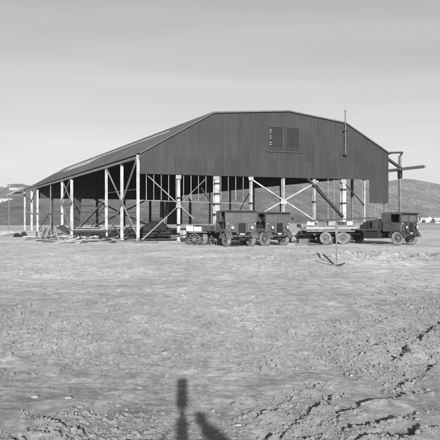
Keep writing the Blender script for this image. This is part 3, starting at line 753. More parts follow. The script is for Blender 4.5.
# ------------------------------------------------------------------ flat trailers
def trailer(loc, yaw, label, L_, wxs, r=.45, deck=1.0, spoked=False):
    e = empty('trailer', loc, yaw); tag(e, label, 'trailer')
    d = MB(); d.box(-L_ / 2, L_ / 2, -1.05, 1.05, deck - .09, deck); d.build('deck', M['mid'], e)
    c = MB()
    for sy in (-1, 1): c.box(-L_ / 2, L_ / 2, sy * .45 - .05, sy * .45 + .05, deck - .27, deck - .09)
    for x in wxs: c.rod((x, -.9, r), (x, .9, r), .05); c.box(x - .3, x + .3, -.5, -.4, r, deck - .27); c.box(x - .3, x + .3, .4, .5, r, deck - .27)
    c.build('chassis', M['chassis'], e)
    b = MB(); b.bar((L_ / 2, .3, deck - .25), (L_ / 2 + 1.3, 0, .5), .07); b.bar((L_ / 2, -.3, deck - .25), (L_ / 2 + 1.3, 0, .5), .07); b.build('drawbar', M['chassis'], e)
    for x in wxs:
        for sy in (-1, 1):
            if not spoked: wheel(e, x, sy * .86, r, .24)
            else:
                w_ = MB(); w_.lathe([(r, -.04), (r, .04), (r * .88, .04), (r * .88, -.04)], 'y', n=24, closed=True)
                w_.rod((0, -.1, 0), (0, .1, 0), .08)
                for k in range(10):
                    t = math.pi * 2 * k / 10; w_.bar((.06 * math.cos(t), 0, .06 * math.sin(t)), (r * .9 * math.cos(t), 0, r * .9 * math.sin(t)), .035)
                o = w_.build('wheel', M['mid'], e); o.location = (x, sy * .9, r)
    return e
p = ground(203, 245.5); trailer((p.x, p.y + 1.2, 0), math.radians(188), 'pale four wheeled cart left of the leftmost truck', 2.3, (-.75, .75), .42, .98, True)
PT = p
p = ground(331, 244.5); trailer((p.x, p.y + 1.6, 0), math.radians(184), 'low flat trailer behind the stake, between the trucks', 3.6, (-.95, .35), .45, 1.0)
PM = p

# ------------------------------------------------------------------ loads, crates, boards
def plank_thing(name, a, b, wd, th, mat, label, cat, group=None, up=(0, 0, 1)):
    a = Vector(a); b = Vector(b); m = MB(); m.bar(Vector((0, 0, 0)), b - a, wd, th, up); o = m.build(name, mat); o.location = a
    return tag(o, label, cat, group)
def crate(loc, sx, sy, sz, mat, label, rz=0, group=None):
    r = empty('crate', loc, rz); tag(r, label, 'crate', group)
    m = MB(); m.box(-sx / 2 + .03, sx / 2 - .03, -sy / 2 + .03, sy / 2 - .03, .02, sz - .02); m.build('box', mat, r)
    m = MB()
    for x in (-1, 1):
        for y in (-1, 1): m.box(x * (sx / 2 - .03) - .03, x * (sx / 2 - .03) + .03, y * (sy / 2 - .03) - .03, y * (sy / 2 - .03) + .03, 0, sz)
    for z in (.05, sz - .05):
        for y in (-1, 1): m.box(-sx / 2 + .05, sx / 2 - .05, y * (sy / 2 - .015) - .012, y * (sy / 2 - .015) + .012, z - .04, z + .04)
        for x in (-1, 1): m.box(x * (sx / 2 - .015) - .012, x * (sx / 2 - .015) + .012, -sy / 2 + .05, sy / 2 - .05, z - .04, z + .04)
    m.build('batten', mat, r); return r
# on the cart: pale crates and pipes
gA = 'pale crates on the cart left of the trucks'
for ki, (dx, dz, sx, sz) in enumerate(((-.95, .98, .5, .42), (-.35, .98, .6, .34), (.35, .98, .55, .46), (.92, .98, .42, .36))):
    crate((PT.x + dx, PT.y + 1.0 + random.uniform(-.1, .1), dz), sx, .6, sz, M['pale'], ('leftmost', 'second from left', 'third from left', 'rightmost')[ki] + ' pale wooden crate in the row on the spoked cart', random.uniform(-.1, .1), gA)
plank_thing('plank', (PT.x - 1.3, PT.y + .75, 1.46), (PT.x + 1.35, PT.y + .9, 1.50), .22, .05, M['mid'], 'grey plank lying across the crates on the cart', 'plank')
# long boards on the middle trailer and on the right truck
gB = 'boards stacked on the trailer behind the stake'
for k in range(9):
    lay = k // 3; y = (k % 3) * .42 - .45
    plank_thing('board', (PM.x - 1.85 + random.uniform(-.2, .2), PM.y + 1.6 + y, 1.06 + lay * .13), (PM.x + 1.9 + random.uniform(-.3, .3), PM.y + 1.5 + y, 1.07 + lay * .13), .36, .10, M[random.choice(['wood', 'pale', 'mid'])],
                ('front', 'middle', 'rear')[k % 3] + ' board of the ' + ('bottom', 'middle', 'top')[lay] + ' layer stacked on the low trailer', 'board', gB)
plank_thing('pole', (PM.x - 1.3, PM.y + 1.0, 1.75), (PM.x + 3.6, PM.y + 1.1, 1.95), .09, .09, M['dark'], 'long dark pole laid over the trailer and truck loads', 'pole')
fw = Vector((math.cos(yaw_of(45)), math.sin(yaw_of(45)), 0)); sdv = Vector((-fw.y, fw.x, 0)); b4 = Vector(T4.location)
gC = 'boards on the bed of the right truck'
for k in range(8):
    lay = k // 4; off = (k % 4) * .45 - .68
    a = b4 + fw * (-6.0 + random.uniform(-.3, .3)) + sdv * off + Vector((0, 0, 1.17 + lay * .12)); c = b4 + fw * (-3.0) + sdv * off + Vector((0, 0, 1.18 + lay * .12))
    plank_thing('board', a, c, .36, .09, M[random.choice(['wood', 'pale', 'pale'])], ('first', 'second', 'third', 'fourth')[k % 4] + ' board of the ' + ('lower', 'upper')[lay] + ' layer on the bed of the right truck', 'board', gC)
o = MB(); q = 14; v = []; fcs = []
def tarp_heap(name, loc, rx, ry, hz, mat, label, cat, seed=0, flat=.0):
    n1, n2 = 40, 14; v = []; f = []
    rr = np.random.RandomState(seed)
    for j in range(n2):
        t = j / (n2 - 1)
        for i in range(n1):
            a = 2 * math.pi * i / n1; x = math.cos(a) * (1 - t); y = math.sin(a) * (1 - t)
            rad = 1 + .18 * math.sin(3 * a + seed) + .09 * math.sin(7 * a + 2 * seed)
            z = hz * (1 - (1 - t) ** 2.6) * (1 + .22 * math.sin(2.3 * a + seed) * (1 - t)) + rr.uniform(-.09, .09) * (0 < j)
            v.append((x * rx * rad, y * ry * rad, z if j else -.05))
    f = [(j * n1 + i, j * n1 + (i + 1) % n1, (j + 1) * n1 + (i + 1) % n1, (j + 1) * n1 + i) for j in range(n2 - 1) for i in range(n1)]
    m = MB(); m.add(v, f, False); o = m.build(name, mat); o.location = loc; return tag(o, label, cat)
# behind the first post: great dark heap under a tarpaulin
q = P0 + EU * 3.15 + ET * 5.5
tarp_heap('tarpaulin_heap', (q.x, q.y, 0), 1.9, 2.0, 1.65, M['tarp'], 'large dark heap under tarpaulin inside the left front bay', 'heap', 3)
q2 = b4 + fw * (-2.5); th = tarp_heap('tarpaulin_heap', (q2.x, q2.y, 1.13), .85, .9, .55, M['tarp'], 'small dark tarpaulin bundle on the right truck behind its cab', 'heap', 5)
for k in range(9):
    a_ = random.uniform(-.25, .25); L_ = random.uniform(2.2, 3.6); x = q.x - 2.2 + random.uniform(0, 1.8); y = q.y - 2.6 + random.uniform(0, .8); z = .06 + .09 * k
    plank_thing('timber', (x, y, z), (x + L_, y + a_, z + random.uniform(-.02, .14)), .22, .08, M['tarp' if k % 3 else 'dark'], ('first second third fourth fifth sixth seventh eighth ninth'.split()[k]) + ' dark timber from the bottom, stacked before the tarpaulin heap', 'timber', 'timbers stacked before the tarpaulin heap')
# dark leaning planks inside
gD = 'dark planks leaning in the far bay'
for k, px in enumerate((73.5, 75.5, 78, 80.5)):
    a = loc_front(76.5 + .4 * k, 226, 40); b = loc_front(px, 197, 41.5)
    A = P0 + EU * a.x + ET * 40; B = P0 + EU * b.x + ET * 41.5; B.z = b.z
    plank_thing('plank', (A.x, A.y, .05), B, .3, .06, M['dark'], ('leftmost', 'second from left', 'third from left', 'rightmost')[k] + ' long dark plank leaning in the bundle seen through the left side', 'plank', gD)
for k, (pa, pb) in enumerate((((161, 219), (161.5, 200)), ((163.5, 220), (166, 200)), ((164, 220), (169, 201)))):
    a = loc_front(*pa, 14); b = loc_front(*pb, 14.8); A = P0 + EU * a.x + ET * 14; B = P0 + EU * b.x + ET * 14.8; A.z = .05; B.z = b.z
    plank_thing('plank', A, B, .28 if k == 0 else .14, .12, M['dark'] if k < 1 else M['mid'], ('thick dark post standing behind the tarpaulin heap', 'grey pole leaning beside the thick dark post', 'grey pole leaning furthest right behind the tarpaulin heap')[k], 'post')
# small box and drums by the second column
q = ground(174.5, 240.2); crate((q.x, q.y, 0), .62, .5, .45, M['mid'], 'small grey crate on the ground left of the second front column', .1)
def drum(loc, label, mat='mid', r=.29, h=.88, lie=False, rz=0, group=None):
    d = MB(); d.lathe([(0, 0), (r, 0), (r, .02), (r * 1.0, h * .32), (r * 1.05, h * .34), (r, h * .36), (r, h * .64), (r * 1.05, h * .66), (r, h * .68), (r, h), (0, h - .02)], 'z', n=20)
    o = d.build('drum', M[mat]); o.location = loc
    if lie: o.rotation_euler = (math.pi / 2, 0, rz); o.location.z += r
    return tag(o, label, 'drum', group)
q = ground(183.5, 240.5); drum((q.x, q.y + 1.2, 0), 'pale drum standing right of the second front column', 'pale')
q = ground(188.5, 240.5); drum((q.x, q.y + .8, 0), 'grey drum standing beside the pale drum', 'wood')
q = ground(176, 241); drum((q.x + .2, q.y + 2.5, 0), 'pale drum behind the small grey crate', 'colg', .28, .9)
q = ground(246, 243); crate((q.x + .6, q.y + 5.5, 0), 1.0, .7, .8, M['dark'], 'dark crate on the ground behind the gap of the two centre trucks', .3)
q = ground(306, 244); crate((q.x, q.y + 1.2, 0), .7, .5, .38, M['mid'], 'low grey crate beside the winch', -.4)
q = ground(222, 244); drum((q.x - .5, q.y + .9, 0), 'dark drum between the cart and the leftmost truck', 'chassis', .28, .85)
for k, (px, py, ln_) in enumerate(((296, 245.2, 1.3), (309, 245.6, 1.6), (374, 245.5, 1.8), (222, 247, 1.1))):
    q = ground(px, py); plank_thing('plank', (q.x, q.y, .06), (q.x + ln_, q.y + .2, .09), .2, .06, M['dark' if k % 2 else 'mid'], ('grey plank lying right of the second truck', 'dark plank lying before the low trailer', 'grey plank lying before the right truck', 'dark plank lying left of the leftmost truck')[k], 'plank')
for k, (dx_, sx_, sz_, mt_) in enumerate(((-1.3, .5, .28, 'pale'), (-.55, .7, .22, 'mid'), (.25, .55, .34, 'wood'), (1.0, .6, .26, 'dark'), (1.6, .45, .3, 'pale'))):
    crate((PM.x + dx_, PM.y + 1.55 + .1 * (k % 2), 1.40), sx_, .5, sz_, M[mt_], ('leftmost pale', 'wide grey', 'tall light', 'dark', 'rightmost pale')[k] + ' crate on top of the boards on the low trailer', .12 * (k % 3 - 1), 'crates on the low trailer')
q = ground(300, 243); tarp_heap('tarpaulin_heap', (q.x + .5, q.y + 2.6, 0), 1.3, .8, .85, M['dark'], 'dark low heap behind the winch right of the second truck', 'heap', 12)
q = ground(200, 243); tarp_heap('scrap_heap', (q.x, q.y + 3, 0), 1.8, .9, .75, M['dark'], 'dark heap of scrap behind the spoked cart', 'heap', 15)
# timber rack between second column and cart
e = empty('timber_rack', (ground(190, 241.5).x, ground(190, 241.5).y + 1, 0), .1); tag(e, 'low rack of pale timber left of the cart', 'rack')
m = MB()
for x in (-.7, .7):
    for y in (-.3, .3): m = MB(); m.bar((x, y, 0), (x, y, .72), .08); m.build('leg', M['mid'], e)
m = MB()
for k in range(5): m.box(-1.15 + .1 * (k % 2), 1.25, -.42 + .18 * k, -.28 + .18 * k, .72, .80)
m.build('top', M['wood'], e)

# ------------------------------------------------------------------ left: trestles, boards, scrap
def trestle(loc, rz, L_, hz, label, mat='dark', top='wood'):
    e = empty('trestle', loc, rz); tag(e, label, 'trestle', None)
    m = MB(); m.box(-L_ / 2, L_ / 2, -.12, .12, hz - .18, hz); m.build('beam', M[mat], e)
    for x in (-L_ / 2 + .4, 0, L_ / 2 - .4):
        for q_ in (((x - .35, -.35, 0), (x - .03, -.03, hz - .15)), ((x + .35, .35, 0), (x + .03, .03, hz - .15)), ((x - .3, .3, 0), (x + .3, -.3, hz - .2))):
            l_ = MB(); l_.bar(q_[0], q_[1], .09); l_.build('leg', M[mat], e)
    if top:
        t = MB(); t.box(-L_ / 2 + .1, L_ / 2 - .2, -.25, .25, hz + .002, hz + .08); t.build('top_board', M[top], e)
    return e
q = ground(90, 239.2); trestle((q.x, q.y, 0), .05, 3.2, .85, 'dark timber trestle with crossed legs beside the brace at the left bay')
q = ground(81, 238.2); trestle((q.x, q.y + 6, 0), .1, 3.6, .95, 'dark trestle standing further in, behind the nearer trestle', 'dark', 'wood')
q = ground(119, 239.2); q3 = P0 + EU * 1.6 + ET * 12
trestle((q3.x, q3.y, 0), ROT, 4.5, .9, 'long dark bench with pale boards between the two side columns')
q3 = P0 + EU * 5.5 + ET * 20
trestle((q3.x, q3.y, 0), ROT, 5, 1.0, 'second long dark bench deep inside the hangar', 'dark', 'wood')
# the slanting pole against the side
A = ground(73.5, 234.5); B = loc_side(104, 201.5, -.6); Bw = P0 + EU * B.x + ET * B.y; Bw.z = B.z
plank_thing('pole', (A.x, A.y, .03), Bw, .17, .12, M['brace'], 'long pale pole slanting up to the third side column', 'pole')
def where(px):
    for lim, t_ in ((34, 'by the furthest side columns'), (46, 'left of the thin side column'), (58, 'right of the thin side column'), (73, 'below the paired lattice columns'), (90, 'beside the foot of the slanting pole'),
                    (104, 'left of the third side column'), (121, 'between the third and second side columns'), (200, 'left of the front corner column')):
        if px < lim: return t_
gE = 'boards and sticks scattered before the left side of the hangar'
used = set()
for k in range(64):
    px = random.uniform(36, 138) if k > 18 else random.uniform(14, 60); py = random.uniform(237.5, 244.0) if k > 14 else random.uniform(236, 240)
    mk = random.choice(['dark', 'dark', 'mid', 'wood', 'dark', 'mid', 'pale', 'mid']); q = ground(px, py); a = random.uniform(-.35, .35) + (1.2 if random.random() < .22 else 0); L_ = random.uniform(.7, 3.0)
    dz = random.choice([0, 0, .12, .35]) * (L_ < 2.4); zb = float(ground_z(np.array([q.x]), np.array([q.y]))[0])
    lab = '%s %s board %s' % ('long' if L_ > 2.1 else ('short' if L_ < 1.2 else 'middling'), dict(dark='dark', mid='grey', wood='light', pale='very pale')[mk], where(px)) + (' raised' if dz > .1 else '') + (', nearest the camera' if py > 242 else (', furthest back' if py < 239 else ''))
    if lab in used: continue
    used.add(lab)
    plank_thing('scrap_board', (q.x, q.y, zb + .05), (q.x + L_ * math.cos(a), q.y + L_ * math.sin(a), zb + .06 + dz), random.uniform(.07, .26), random.uniform(.04, .12), M[mk],
                lab, 'board', gE)
gF = 'upright sticks and offcuts in the scrap at far left'
for k in range(14):
    px = 36 + 26 * k / 13; mk = ('dark', 'mid', 'wood')[k % 3]; q = ground(px, random.uniform(234.5, 240)); a = random.uniform(0, 6.3); l_ = random.uniform(.5, 1.5); t = random.uniform(.3, 1.1)
    plank_thing('stick', (q.x, q.y, -.02), (q.x + l_ * math.sin(t) * math.cos(a), q.y + l_ * math.sin(t) * math.sin(a), l_ * math.cos(t)), .09, .06, M[mk], ('first second third fourth fifth sixth seventh eighth ninth tenth eleventh twelfth thirteenth fourteenth'.split()[k]) + ' %s stick from the left poking out of the scrap' % ('dark', 'grey', 'light')[k % 3], 'stick', gF)
q = ground(49, 236.5); tarp_heap('scrap_heap', (q.x, q.y + 1.5, 0), 1.5, .9, .75, M['mid'], 'grey heap of scrap by the thin side column', 'heap', 8)
q = ground(56, 235); tarp_heap('scrap_heap', (q.x, q.y + 3, 0), 1.0, .9, 1.1, M['dark'], 'dark bundle of scrap left of the paired columns', 'heap', 9)
q = ground(7, 234.6); tarp_heap('rubble_heap', (q.x, q.y, 0), 1.4, .8, .42, M['wood'], 'pale rubble heap at the far left edge', 'heap', 2)
q = ground(13, 236.6); tarp_heap('rubble_heap', (q.x, q.y, 0), 1.0, .7, .28, M['mid'], 'smaller grey rubble heap right of the pale one', 'heap', 4)
q = ground(23.5, 236.8); tarp_heap('rubble_heap', (q.x, q.y, 0), .35, .4, .5, M['dark'], 'dark heap at the foot of the furthest column', 'heap', 6)
q = ground(16.5, 237.2); tarp_heap('rubble_heap', (q.x, q.y, 0), .4, .4, .35, M['tarp'], 'small black bundle between the pale rubble and the columns', 'heap', 7)
# crane jib and tackle right of the second truck
e = empty('winch', (ground(303, 243.2).x, ground(303, 243.2).y, 0), .3); tag(e, 'small winch with slanting jib between second truck and trailer', 'winch')
m = MB(); m.box(-.1, 1.1, -.4, .4, .25, .40); m.box(.3, .8, -.3, .3, .4, .66, bev=.03); m.build('base', M['chassis'], e)
m = MB(); m.bar((.9, 0, .4), (-.35, 0, 1.35), .1); m.build('jib', M['dark'], e)
m = MB(); m.rod((-.35, -.09, 1.35), (-.35, .09, 1.35), .14, n=14); m.build('pulley', M['chassis'], e)
m = MB(); m.rod((.35, -.35, .55), (.35, .35, .55), .22, n=16); m.build('cable_drum', M['mid'], e)
q = ground(299, 243); drum((q.x - .25, q.y + 1.0, 0), 'pale drum standing just right of the second truck', 'colg')
gG = 'dark machine parts behind the winch'
q = ground(312, 242.6); crate((q.x, q.y + .6, 0), .9, .6, .55, M['dark'], 'dark crate on the ground left of the low trailer', .2)

# ------------------------------------------------------------------ stake with hanging sack in the foreground
b = ground(337.3, 265.5); zb = float(ground_z(np.array([b.x]), np.array([b.y]))[0])
e = empty('marker_stake', (b.x, b.y, zb), 0); tag(e, 'slim wooden marker stake with a narrow board at its top, before the trucks', 'stake')
m = MB(); m.bar((0, 0, -.1), (-.055, 0, 1.6), .05, .045); m.build('post', M['mid'], e)
m = MB(); v = []
for z, hw_, cx in ((.90, .05, .0), (.91, .055, .0), (1.3, .06, -.03), (1.55, .055, -.045), (1.63, .055, -.05), (1.65, .05, -.052)):
    v += [(cx - hw_, -.055, z), (cx + hw_, -.055, z), (cx + hw_, -.03, z), (cx - hw_, -.03, z)]
m.add(v, [(j * 4 + i, j * 4 + (i + 1) % 4, j * 4 + 4 + (i + 1) % 4, j * 4 + 4 + i) for j in range(5) for i in range(4)] + [(3, 2, 1, 0), (20, 21, 22, 23)])
m.build('board', M['mid'], e)
plank_thing('stick', (b.x - .52, b.y + .2, zb + .42), (b.x - .16, b.y - .05, zb + .05), .07, .05, M['dark'], 'short dark stick stuck in the bank left of the marker stake', 'stick')
plank_thing('stick', (b.x - .05, b.y - .25, zb + .01), (b.x + .22, b.y - .38, zb + .1), .06, .06, M['dark'], 'short dark stick lying at the foot of the marker stake', 'stick')

# ------------------------------------------------------------------ far houses
def house(loc, rz, Lx, Ly, hw, hr, label, group, roofm='white', wallm='white'):
    e = empty('house', loc, rz); tag(e, label, 'house', group)
    m = MB(); m.prism([(-Ly / 2, 0), (Ly / 2, 0), (Ly / 2, hw), (0, hw + hr - .1), (-Ly / 2, hw)], -Lx / 2, Lx / 2, 'yz'); m.build('wall', M[wallm], e)
    m = MB()
    for s in (-1, 1): m.bar((0, s * (Ly / 4 + .15), hw + hr / 2), (0, s * (Ly / 4 + .15) + .001, hw + hr / 2 + .001), .01)
    m = MB()
    for s in (-1, 1):
        y0_, z0_ = s * (Ly / 2 + .4), hw - .4 * hr / (Ly / 2); v = [(-Lx / 2 - .3, y0_, z0_ + .05), (Lx / 2 + .3, y0_, z0_ + .05), (Lx / 2 + .3, 0, hw + hr + .05), (-Lx / 2 - .3, 0, hw + hr + .05)]
        v += [(a, b_, c - .14) for a, b_, c in v]; m.add(v, [(0, 1, 2, 3), (7, 6, 5, 4), (0, 4, 5, 1), (1, 5, 6, 2), (2, 6, 7, 3), (3, 7, 4, 0)])
    rf = m.build('roof', M[roofm], e); c = MB(); c.box(-.4, .4, -.4, .4, hw + hr * .5, hw + hr + .9); c.build('chimney', M['mid'], rf)
    for k in range(3):
        x = -Lx / 3 + Lx / 3 * k; wv = MB(); wv.box(x - .5, x + .5, -Ly / 2 - .03, -Ly / 2 - .01, hw * .35, hw * .75); wv.build('window', M['chassis'], e)
    return e
D = 640
for i, (px, py, Lx, hw, hr, rz, rm, lab) in enumerate(((416, 221.6, 5, 1.6, 1.2, .2, 'houseroof', 'small far white house, leftmost of those beside the right truck'), (423, 221.4, 5.5, 1.9, 1.5, -.3, 'white', 'far white house with pale roof right of the leftmost one'),
        (430, 221.2, 7, 2.2, 1.7, 1.3, 'white', 'far white house showing its gable end'), (437.5, 221.2, 5, 1.8, 1.4, .1, 'white', 'far white house at the right edge of the picture'))):
    q = deep(px, py, 470 - 15 * i); house((q.x, q.y, .2), rz, Lx, 5.5, hw, hr, lab, 'white houses across the plain', rm)
def hz_at(x, y):
    d = (HX - x) ** 2 + (HYY - y) ** 2; k = np.unravel_index(np.argmin(d), d.shape); return float(HZ[k])
for px, py, Lx, lab in ((3, 198, 13, 'long far building with pale roof at the left edge'), (15, 195, 9, 'far pale roofed building on the hill just left of the hangar'), (7, 190.5, 7, 'smaller far pale building higher up the left hill')):
    yy = 520 if py > 195 else (640 if py > 192 else 760); q = deep(px, py, yy); house((q.x, q.y, hz_at(q.x, q.y) - .5), .15, Lx, 6, 1.5, 1.6, lab, 'pale buildings on the left hill')

# ------------------------------------------------------------------ stones and clods
def clods():
    clod_mat = grey('clod', .18, .95, .35, 14); clod_mat.node_tree.nodes['Principled BSDF'].inputs['Diffuse Roughness'].default_value = .8; clod_mat.node_tree.nodes['Principled BSDF'].inputs['Specular IOR Level'].default_value = .1
    t = (1 + 5 ** .5) / 2
    B = np.array([(-1, t, 0), (1, t, 0), (-1, -t, 0), (1, -t, 0), (0, -1, t), (0, 1, t), (0, -1, -t), (0, 1, -t), (t, 0, -1), (t, 0, 1), (-t, 0, -1), (-t, 0, 1)]) / 1.9
    Fi = np.array([(0, 11, 5), (0, 5, 1), (0, 1, 7), (0, 7, 10), (0, 10, 11), (1, 5, 9), (5, 11, 4), (11, 10, 2), (10, 7, 6), (7, 1, 8), (3, 9, 4), (3, 4, 2), (3, 2, 6), (3, 6, 8), (3, 8, 9), (4, 9, 5), (2, 4, 11), (6, 2, 10), (8, 6, 7), (9, 8, 1)])
    n = 85000
    y = np.exp(rng.uniform(math.log(4.6), math.log(50), n) if True else 0); x = y * rng.uniform(-.42, .42, n)
    dens = vnoise(x / 2.2 + 50, y / 3.2 + 20) + .6 * vnoise(x / .6, y / .8)
    dens += .22 * sstep(24, 9, y) * (np.abs(x / y) > .02) - .1
    dens += .8 * np.exp(-((y - 31.3) / 1.5) ** 2) * (x > -1)
    dens -= .30 * np.exp(-((y - 38) / 4.5) ** 2); dens += .10 * sstep(8, 12, y)
    near = np.zeros(n)
    for poly, hh, a_, b_ in RUTS:
        for i in range(len(poly) - 1):
            A = ground(*poly[i]); Bq = ground(*poly[i + 1]); l2 = (Bq - A).length_squared
            tt = np.clip(((x - A.x) * (Bq.x - A.x) + (y - A.y) * (Bq.y - A.y)) / l2, 0, 1)
            near = np.maximum(near, np.exp(-(((x - A.x - tt * (Bq.x - A.x)) ** 2 + (y - A.y - tt * (Bq.y - A.y)) ** 2) / .03)))
    dens += .45 * near
    dens -= .75 * sstep(10, 7, y) * (1 - .6 * near) * (x < 100)
    dens += .25 * np.exp(-((y - 11) / 3.2) ** 2) * sstep(.06, .16, np.abs(x / y + .02))
    keep = dens > rng.uniform(-.15, .45, n); x = x[keep]; y = y[keep]; n = len(x)
    s = rng.lognormal(math.log(.0060), .55, n) * (1 + y * .055); s = s * (1 + .9 * np.exp(-((y - 31.3) / 1.5) ** 2)); s = np.clip(s, .003, .018 + .003 * y)
    z = ground_z(x, y) + s * .15
    R = rng.uniform(.65, 1.35, (n, 12, 3)); ax = rng.uniform(.7, 1.4, (n, 1, 3)) * np.array([1.1, 1.1, .75])
    a = rng.uniform(0, 6.28, n); c, sn = np.cos(a)[:, None], np.sin(a)[:, None]
    P = B[None] * R * ax * s[:, None, None]
    V = np.stack([P[:, :, 0] * c - P[:, :, 1] * sn + x[:, None], P[:, :, 0] * sn + P[:, :, 1] * c + y[:, None], P[:, :, 2] + z[:, None]], -1)
    Fq = Fi[None] + (np.arange(n) * 12)[:, None, None]
    pale = rng.rand(n) < .015
    o = fast_mesh('stones', V[pale].reshape(-1, 3), (Fi[None] + (np.arange(pale.sum()) * 12)[:, None, None]).reshape(-1, 3), grey('pale_stone', .26, .9, .25, 20), False); tag(o, 'pale pebbles and stones scattered over the dirt', 'stones', kind='stuff')
    m2 = ~pale
    o = fast_mesh('dirt_clods', V[m2].reshape(-1, 3), (Fi[None] + (np.arange(m2.sum()) * 12)[:, None, None]).reshape(-1, 3), clod_mat, False); tag(o, 'small clods of dry earth scattered over the dirt', 'clods', kind='stuff')
clods()
# single larger white stones the photograph shows
gS = 'larger pale stones in the foreground'
for px, py, s, lb in ((258, 324, .05, 'pale flat stone in mid foreground, middle of a loose row of three'), (238, 417, .026, 'small pale stone low in the picture right of the arm shadow'), (68, 392, .026, 'small pale stone low left, right of its close neighbour'),
        (35, 392, .03, 'small pale stone furthest left in the near foreground'), (140, 381, .022, 'tiny pale stone left of the top of the narrow shadow'), (300, 327, .05, 'pale flat stone in mid foreground, right end of the row of three'),
        (222, 328, .045, 'pale flat stone in mid foreground, left end of the row of three'), (165, 348, .03, 'small pale stone above and left of the narrow shadow'), (409, 377, .035, 'pale stone below the dark scarp at the right')):
    q = ground(px, py); bmv = MB(); import bmesh
    bm = bmesh.new(); bmesh.ops.create_icosphere(bm, subdivisions=2, radius=s)
    for v_ in bm.verts: v_.co = Vector((v_.co.x * 1.5, v_.co.y, v_.co.z * .6)) * (1 + random.uniform(-.16, .16))
    me = bpy.data.meshes.new('stone'); bm.to_mesh(me); bm.free(); me.materials.append(M['stone'])
    o = bpy.data.objects.new('stone', me); COL.objects.link(o); o.location = (q.x, q.y, float(ground_z(np.array([q.x]), np.array([q.y]))[0]) + s * .2); tag(o, lb, 'stone', gS)

# ------------------------------------------------------------------ the photographer and tripod, at the viewpoint (seen as shadows)
e = empty('tripod_camera', (0, -.12, 0), 0); tag(e, 'tall narrow camera on a tripod casting the narrow shadow', 'camera')
m = MB(); m.box(-.06, .06, -.09, .02, 1.57, 1.87, bev=.012); m.build('camera_body', M['camblack'], e)
m = MB(); m.lathe([(0, .02), (.03, .02), (.032, .085), (.02, .086), (0, .08)], 'y', (0, 0, 1.75), 20); m.build('lens', M['lens'], e)
m = MB(); m.rod((0, -.03, 1.46), (0, -.03, 1.57), .026, n=14); m.box(-.055, .055, -.08, .03, 1.30, 1.48, bev=.015); m.rod((0, -.03, .9), (0, -.03, 1.3), .05, n=14); m.build('tripod_head', M['camblack'], e)
hm = MB(); hm.rod((-.03, -.05, 1.47), (-.15, -.10, 1.38), .008, n=8); hm.rod((-.15, -.10, 1.38), (-.185, -.12, 1.335), .020, n=10); hm.build('pan_handle', M['camblack'], e)
for k in range(3):
    a = math.radians(90 + 120 * k + 60); l_ = MB(); l_.rod((.04 * math.cos(a), -.03 + .04 * math.sin(a), 1.25), (.40 * math.cos(a), -.03 + .40 * math.sin(a), .0), .022, .014, 10); l_.build('leg', M['wood'], e)

def skin_fig(name, verts, edges, radii, mat, parent=None, root=0, sub=2):
    me = bpy.data.meshes.new(name); me.from_pydata(verts, edges, []); me.update()
    o = bpy.data.objects.new(name, me); COL.objects.link(o)
    md = o.modifiers.new('skin', 'SKIN'); md.use_smooth_shade = True
    for i, r_ in enumerate(radii):
        sv = me.skin_vertices[0].data[i]; sv.radius = (r_, r_) if not isinstance(r_, tuple) else r_
        sv.use_root = (i == root)
    sd = o.modifiers.new('sub', 'SUBSURF'); sd.levels = sub; sd.render_levels = sub
    me.materials.append(mat)
    if parent: o.parent = parent
    return o
# kneeling figure reaching one arm up beside the camera; the body stays below the lens
pe = empty('person', (.66, -.45, 0), 0); pe.scale = (1.07, 1.07, 1.07); tag(pe, 'kneeling person in dark coat reaching an arm up beside the camera', 'person')
V = [(0, 0, .42), (0, .02, .60), (0, .05, .78), (0, .08, .90), (0, .10, .97), (0, .13, 1.04), (0, .14, 1.12),          # pelvis..head
     (-.168, .065, .90), (-.28, .065, 1.285), (-.388, .15, 1.328), (-.444, .215, 1.355),                                # right arm raised to the left
     (.17, .08, .89), (.24, .12, .70), (.20, .30, .56),                                                          # other arm on knee
     (-.10, .02, .40), (-.13, .36, .12), (-.13, .30, .08), (-.13, -.05, .06), (-.13, -.14, .05),                    # kneeling leg
     (.10, .03, .42), (.15, .42, .50), (.15, .40, .25), (.15, .38, .08), (.15, .52, .04)]
E = [(0, 1), (1, 2), (2, 3), (3, 4), (4, 5), (5, 6), (3, 7), (7, 8), (8, 9), (9, 10), (3, 11), (11, 12), (12, 13), (0, 14), (14, 15), (15, 16), (16, 17), (17, 18), (0, 19), (19, 20), (20, 21), (21, 22), (22, 23)]
R_ = [.15, .15, .16, .14, .06, .085, .09, .08, .062, .062, .060, .085, .06, .045, .10, .075, .065, .05, .04, .10, .08, .065, .05, .04]
skin_fig('body', V, E, R_, M['coat'], pe)
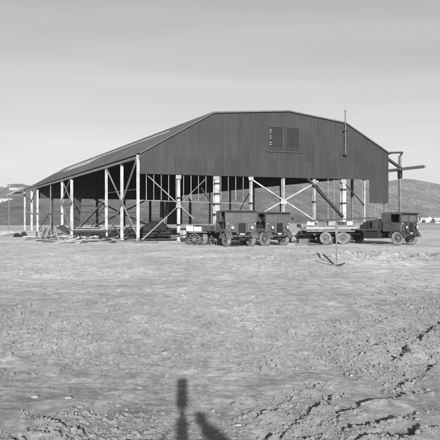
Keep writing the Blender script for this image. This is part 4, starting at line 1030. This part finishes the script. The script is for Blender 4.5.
# head shape with face, hat
hd_ = MB(); n1 = 18; v = []
prof = [(.93, .045), (.98, .055), (1.03, .068), (1.08, .077), (1.13, .080), (1.17, .070), (1.20, .045), (1.215, .01)]
for z, r_ in prof:
    for i in range(n1):
        a = 2 * math.pi * i / n1; f = max(0, math.cos(a)); nose = .03 * (f ** 12) * (1 if abs(z - 1.08) < .03 else 0)
        v.append((r_ * math.sin(a), .15 + (r_ * 1.22 + nose) * math.cos(a), z))
hd_.add(v, [(j * n1 + i, j * n1 + (i + 1) % n1, (j + 1) * n1 + (i + 1) % n1, (j + 1) * n1 + i) for j in range(len(prof) - 1) for i in range(n1)], True)
for sx in (-1, 1):
    hd_.lathe([(0, -.008), (.022, -.004), (.022, .006), (0, .01)], 'x', (sx * .08, .14, 1.08), 10)
hd_.build('head', M['skin'], pe)
m = MB(); m.lathe([(.0, 1.235), (.05, 1.23), (.085, 1.19), (.092, 1.13), (.088, 1.13), (.0, 1.2)], 'z', (0, .14, 0), 20); m.build('cap', M['coat'], pe)
# hand: palm with five fingers curled round a cable release
hv = [(-.444, .215, 1.355), (-.458, .22, 1.39), (-.463, .225, 1.41)]; he = [(0, 1), (1, 2)]; hr = [.045, (.052, .034), (.05, .030)]
for k, (ox, ln) in enumerate(((-.03, .026), (-.010, .031), (.010, .029), (.028, .022))):
    b0 = len(hv); x, y, z = hv[2]; hv += [(x + ox, y + .005, z + .01), (x + ox * 1.05, y + .02, z + .01 + ln), (x + ox, y + .045, z + .005 + ln), (x + ox, y + .05, z - .01 + ln)]
    he += [(2, b0), (b0, b0 + 1), (b0 + 1, b0 + 2), (b0 + 2, b0 + 3)]; hr += [.011, .010, .009, .008]
b0 = len(hv); x, y, z = hv[1]; hv += [(x + .045, y + .015, z), (x + .055, y + .04, z + .03), (x + .04, y + .055, z + .05)]; he += [(1, b0), (b0, b0 + 1), (b0 + 1, b0 + 2)]; hr += [.013, .011, .009]
skin_fig('hand', hv, he, hr, M['skin'], pe, root=1)

# ------------------------------------------------------------------ haze
hm_, hn, hl, hb = nodes('haze_air'); hn.remove(hb)
pv = hn.new('ShaderNodeVolumePrincipled'); pv.inputs['Color'].default_value = (.98, .98, .98, 1); pv.inputs['Density'].default_value = 0.00018; pv.inputs['Anisotropy'].default_value = 0.0
hl.new(pv.outputs[0], [q_ for q_ in hn if q_.type == 'OUTPUT_MATERIAL'][0].inputs['Volume'])
m = MB(); m.box(-9800, 9800, -300, 6200, -60, 140); o = m.build('haze', hm_); tag(o, 'thin pale haze over the plain and the hills', 'haze', kind='stuff')
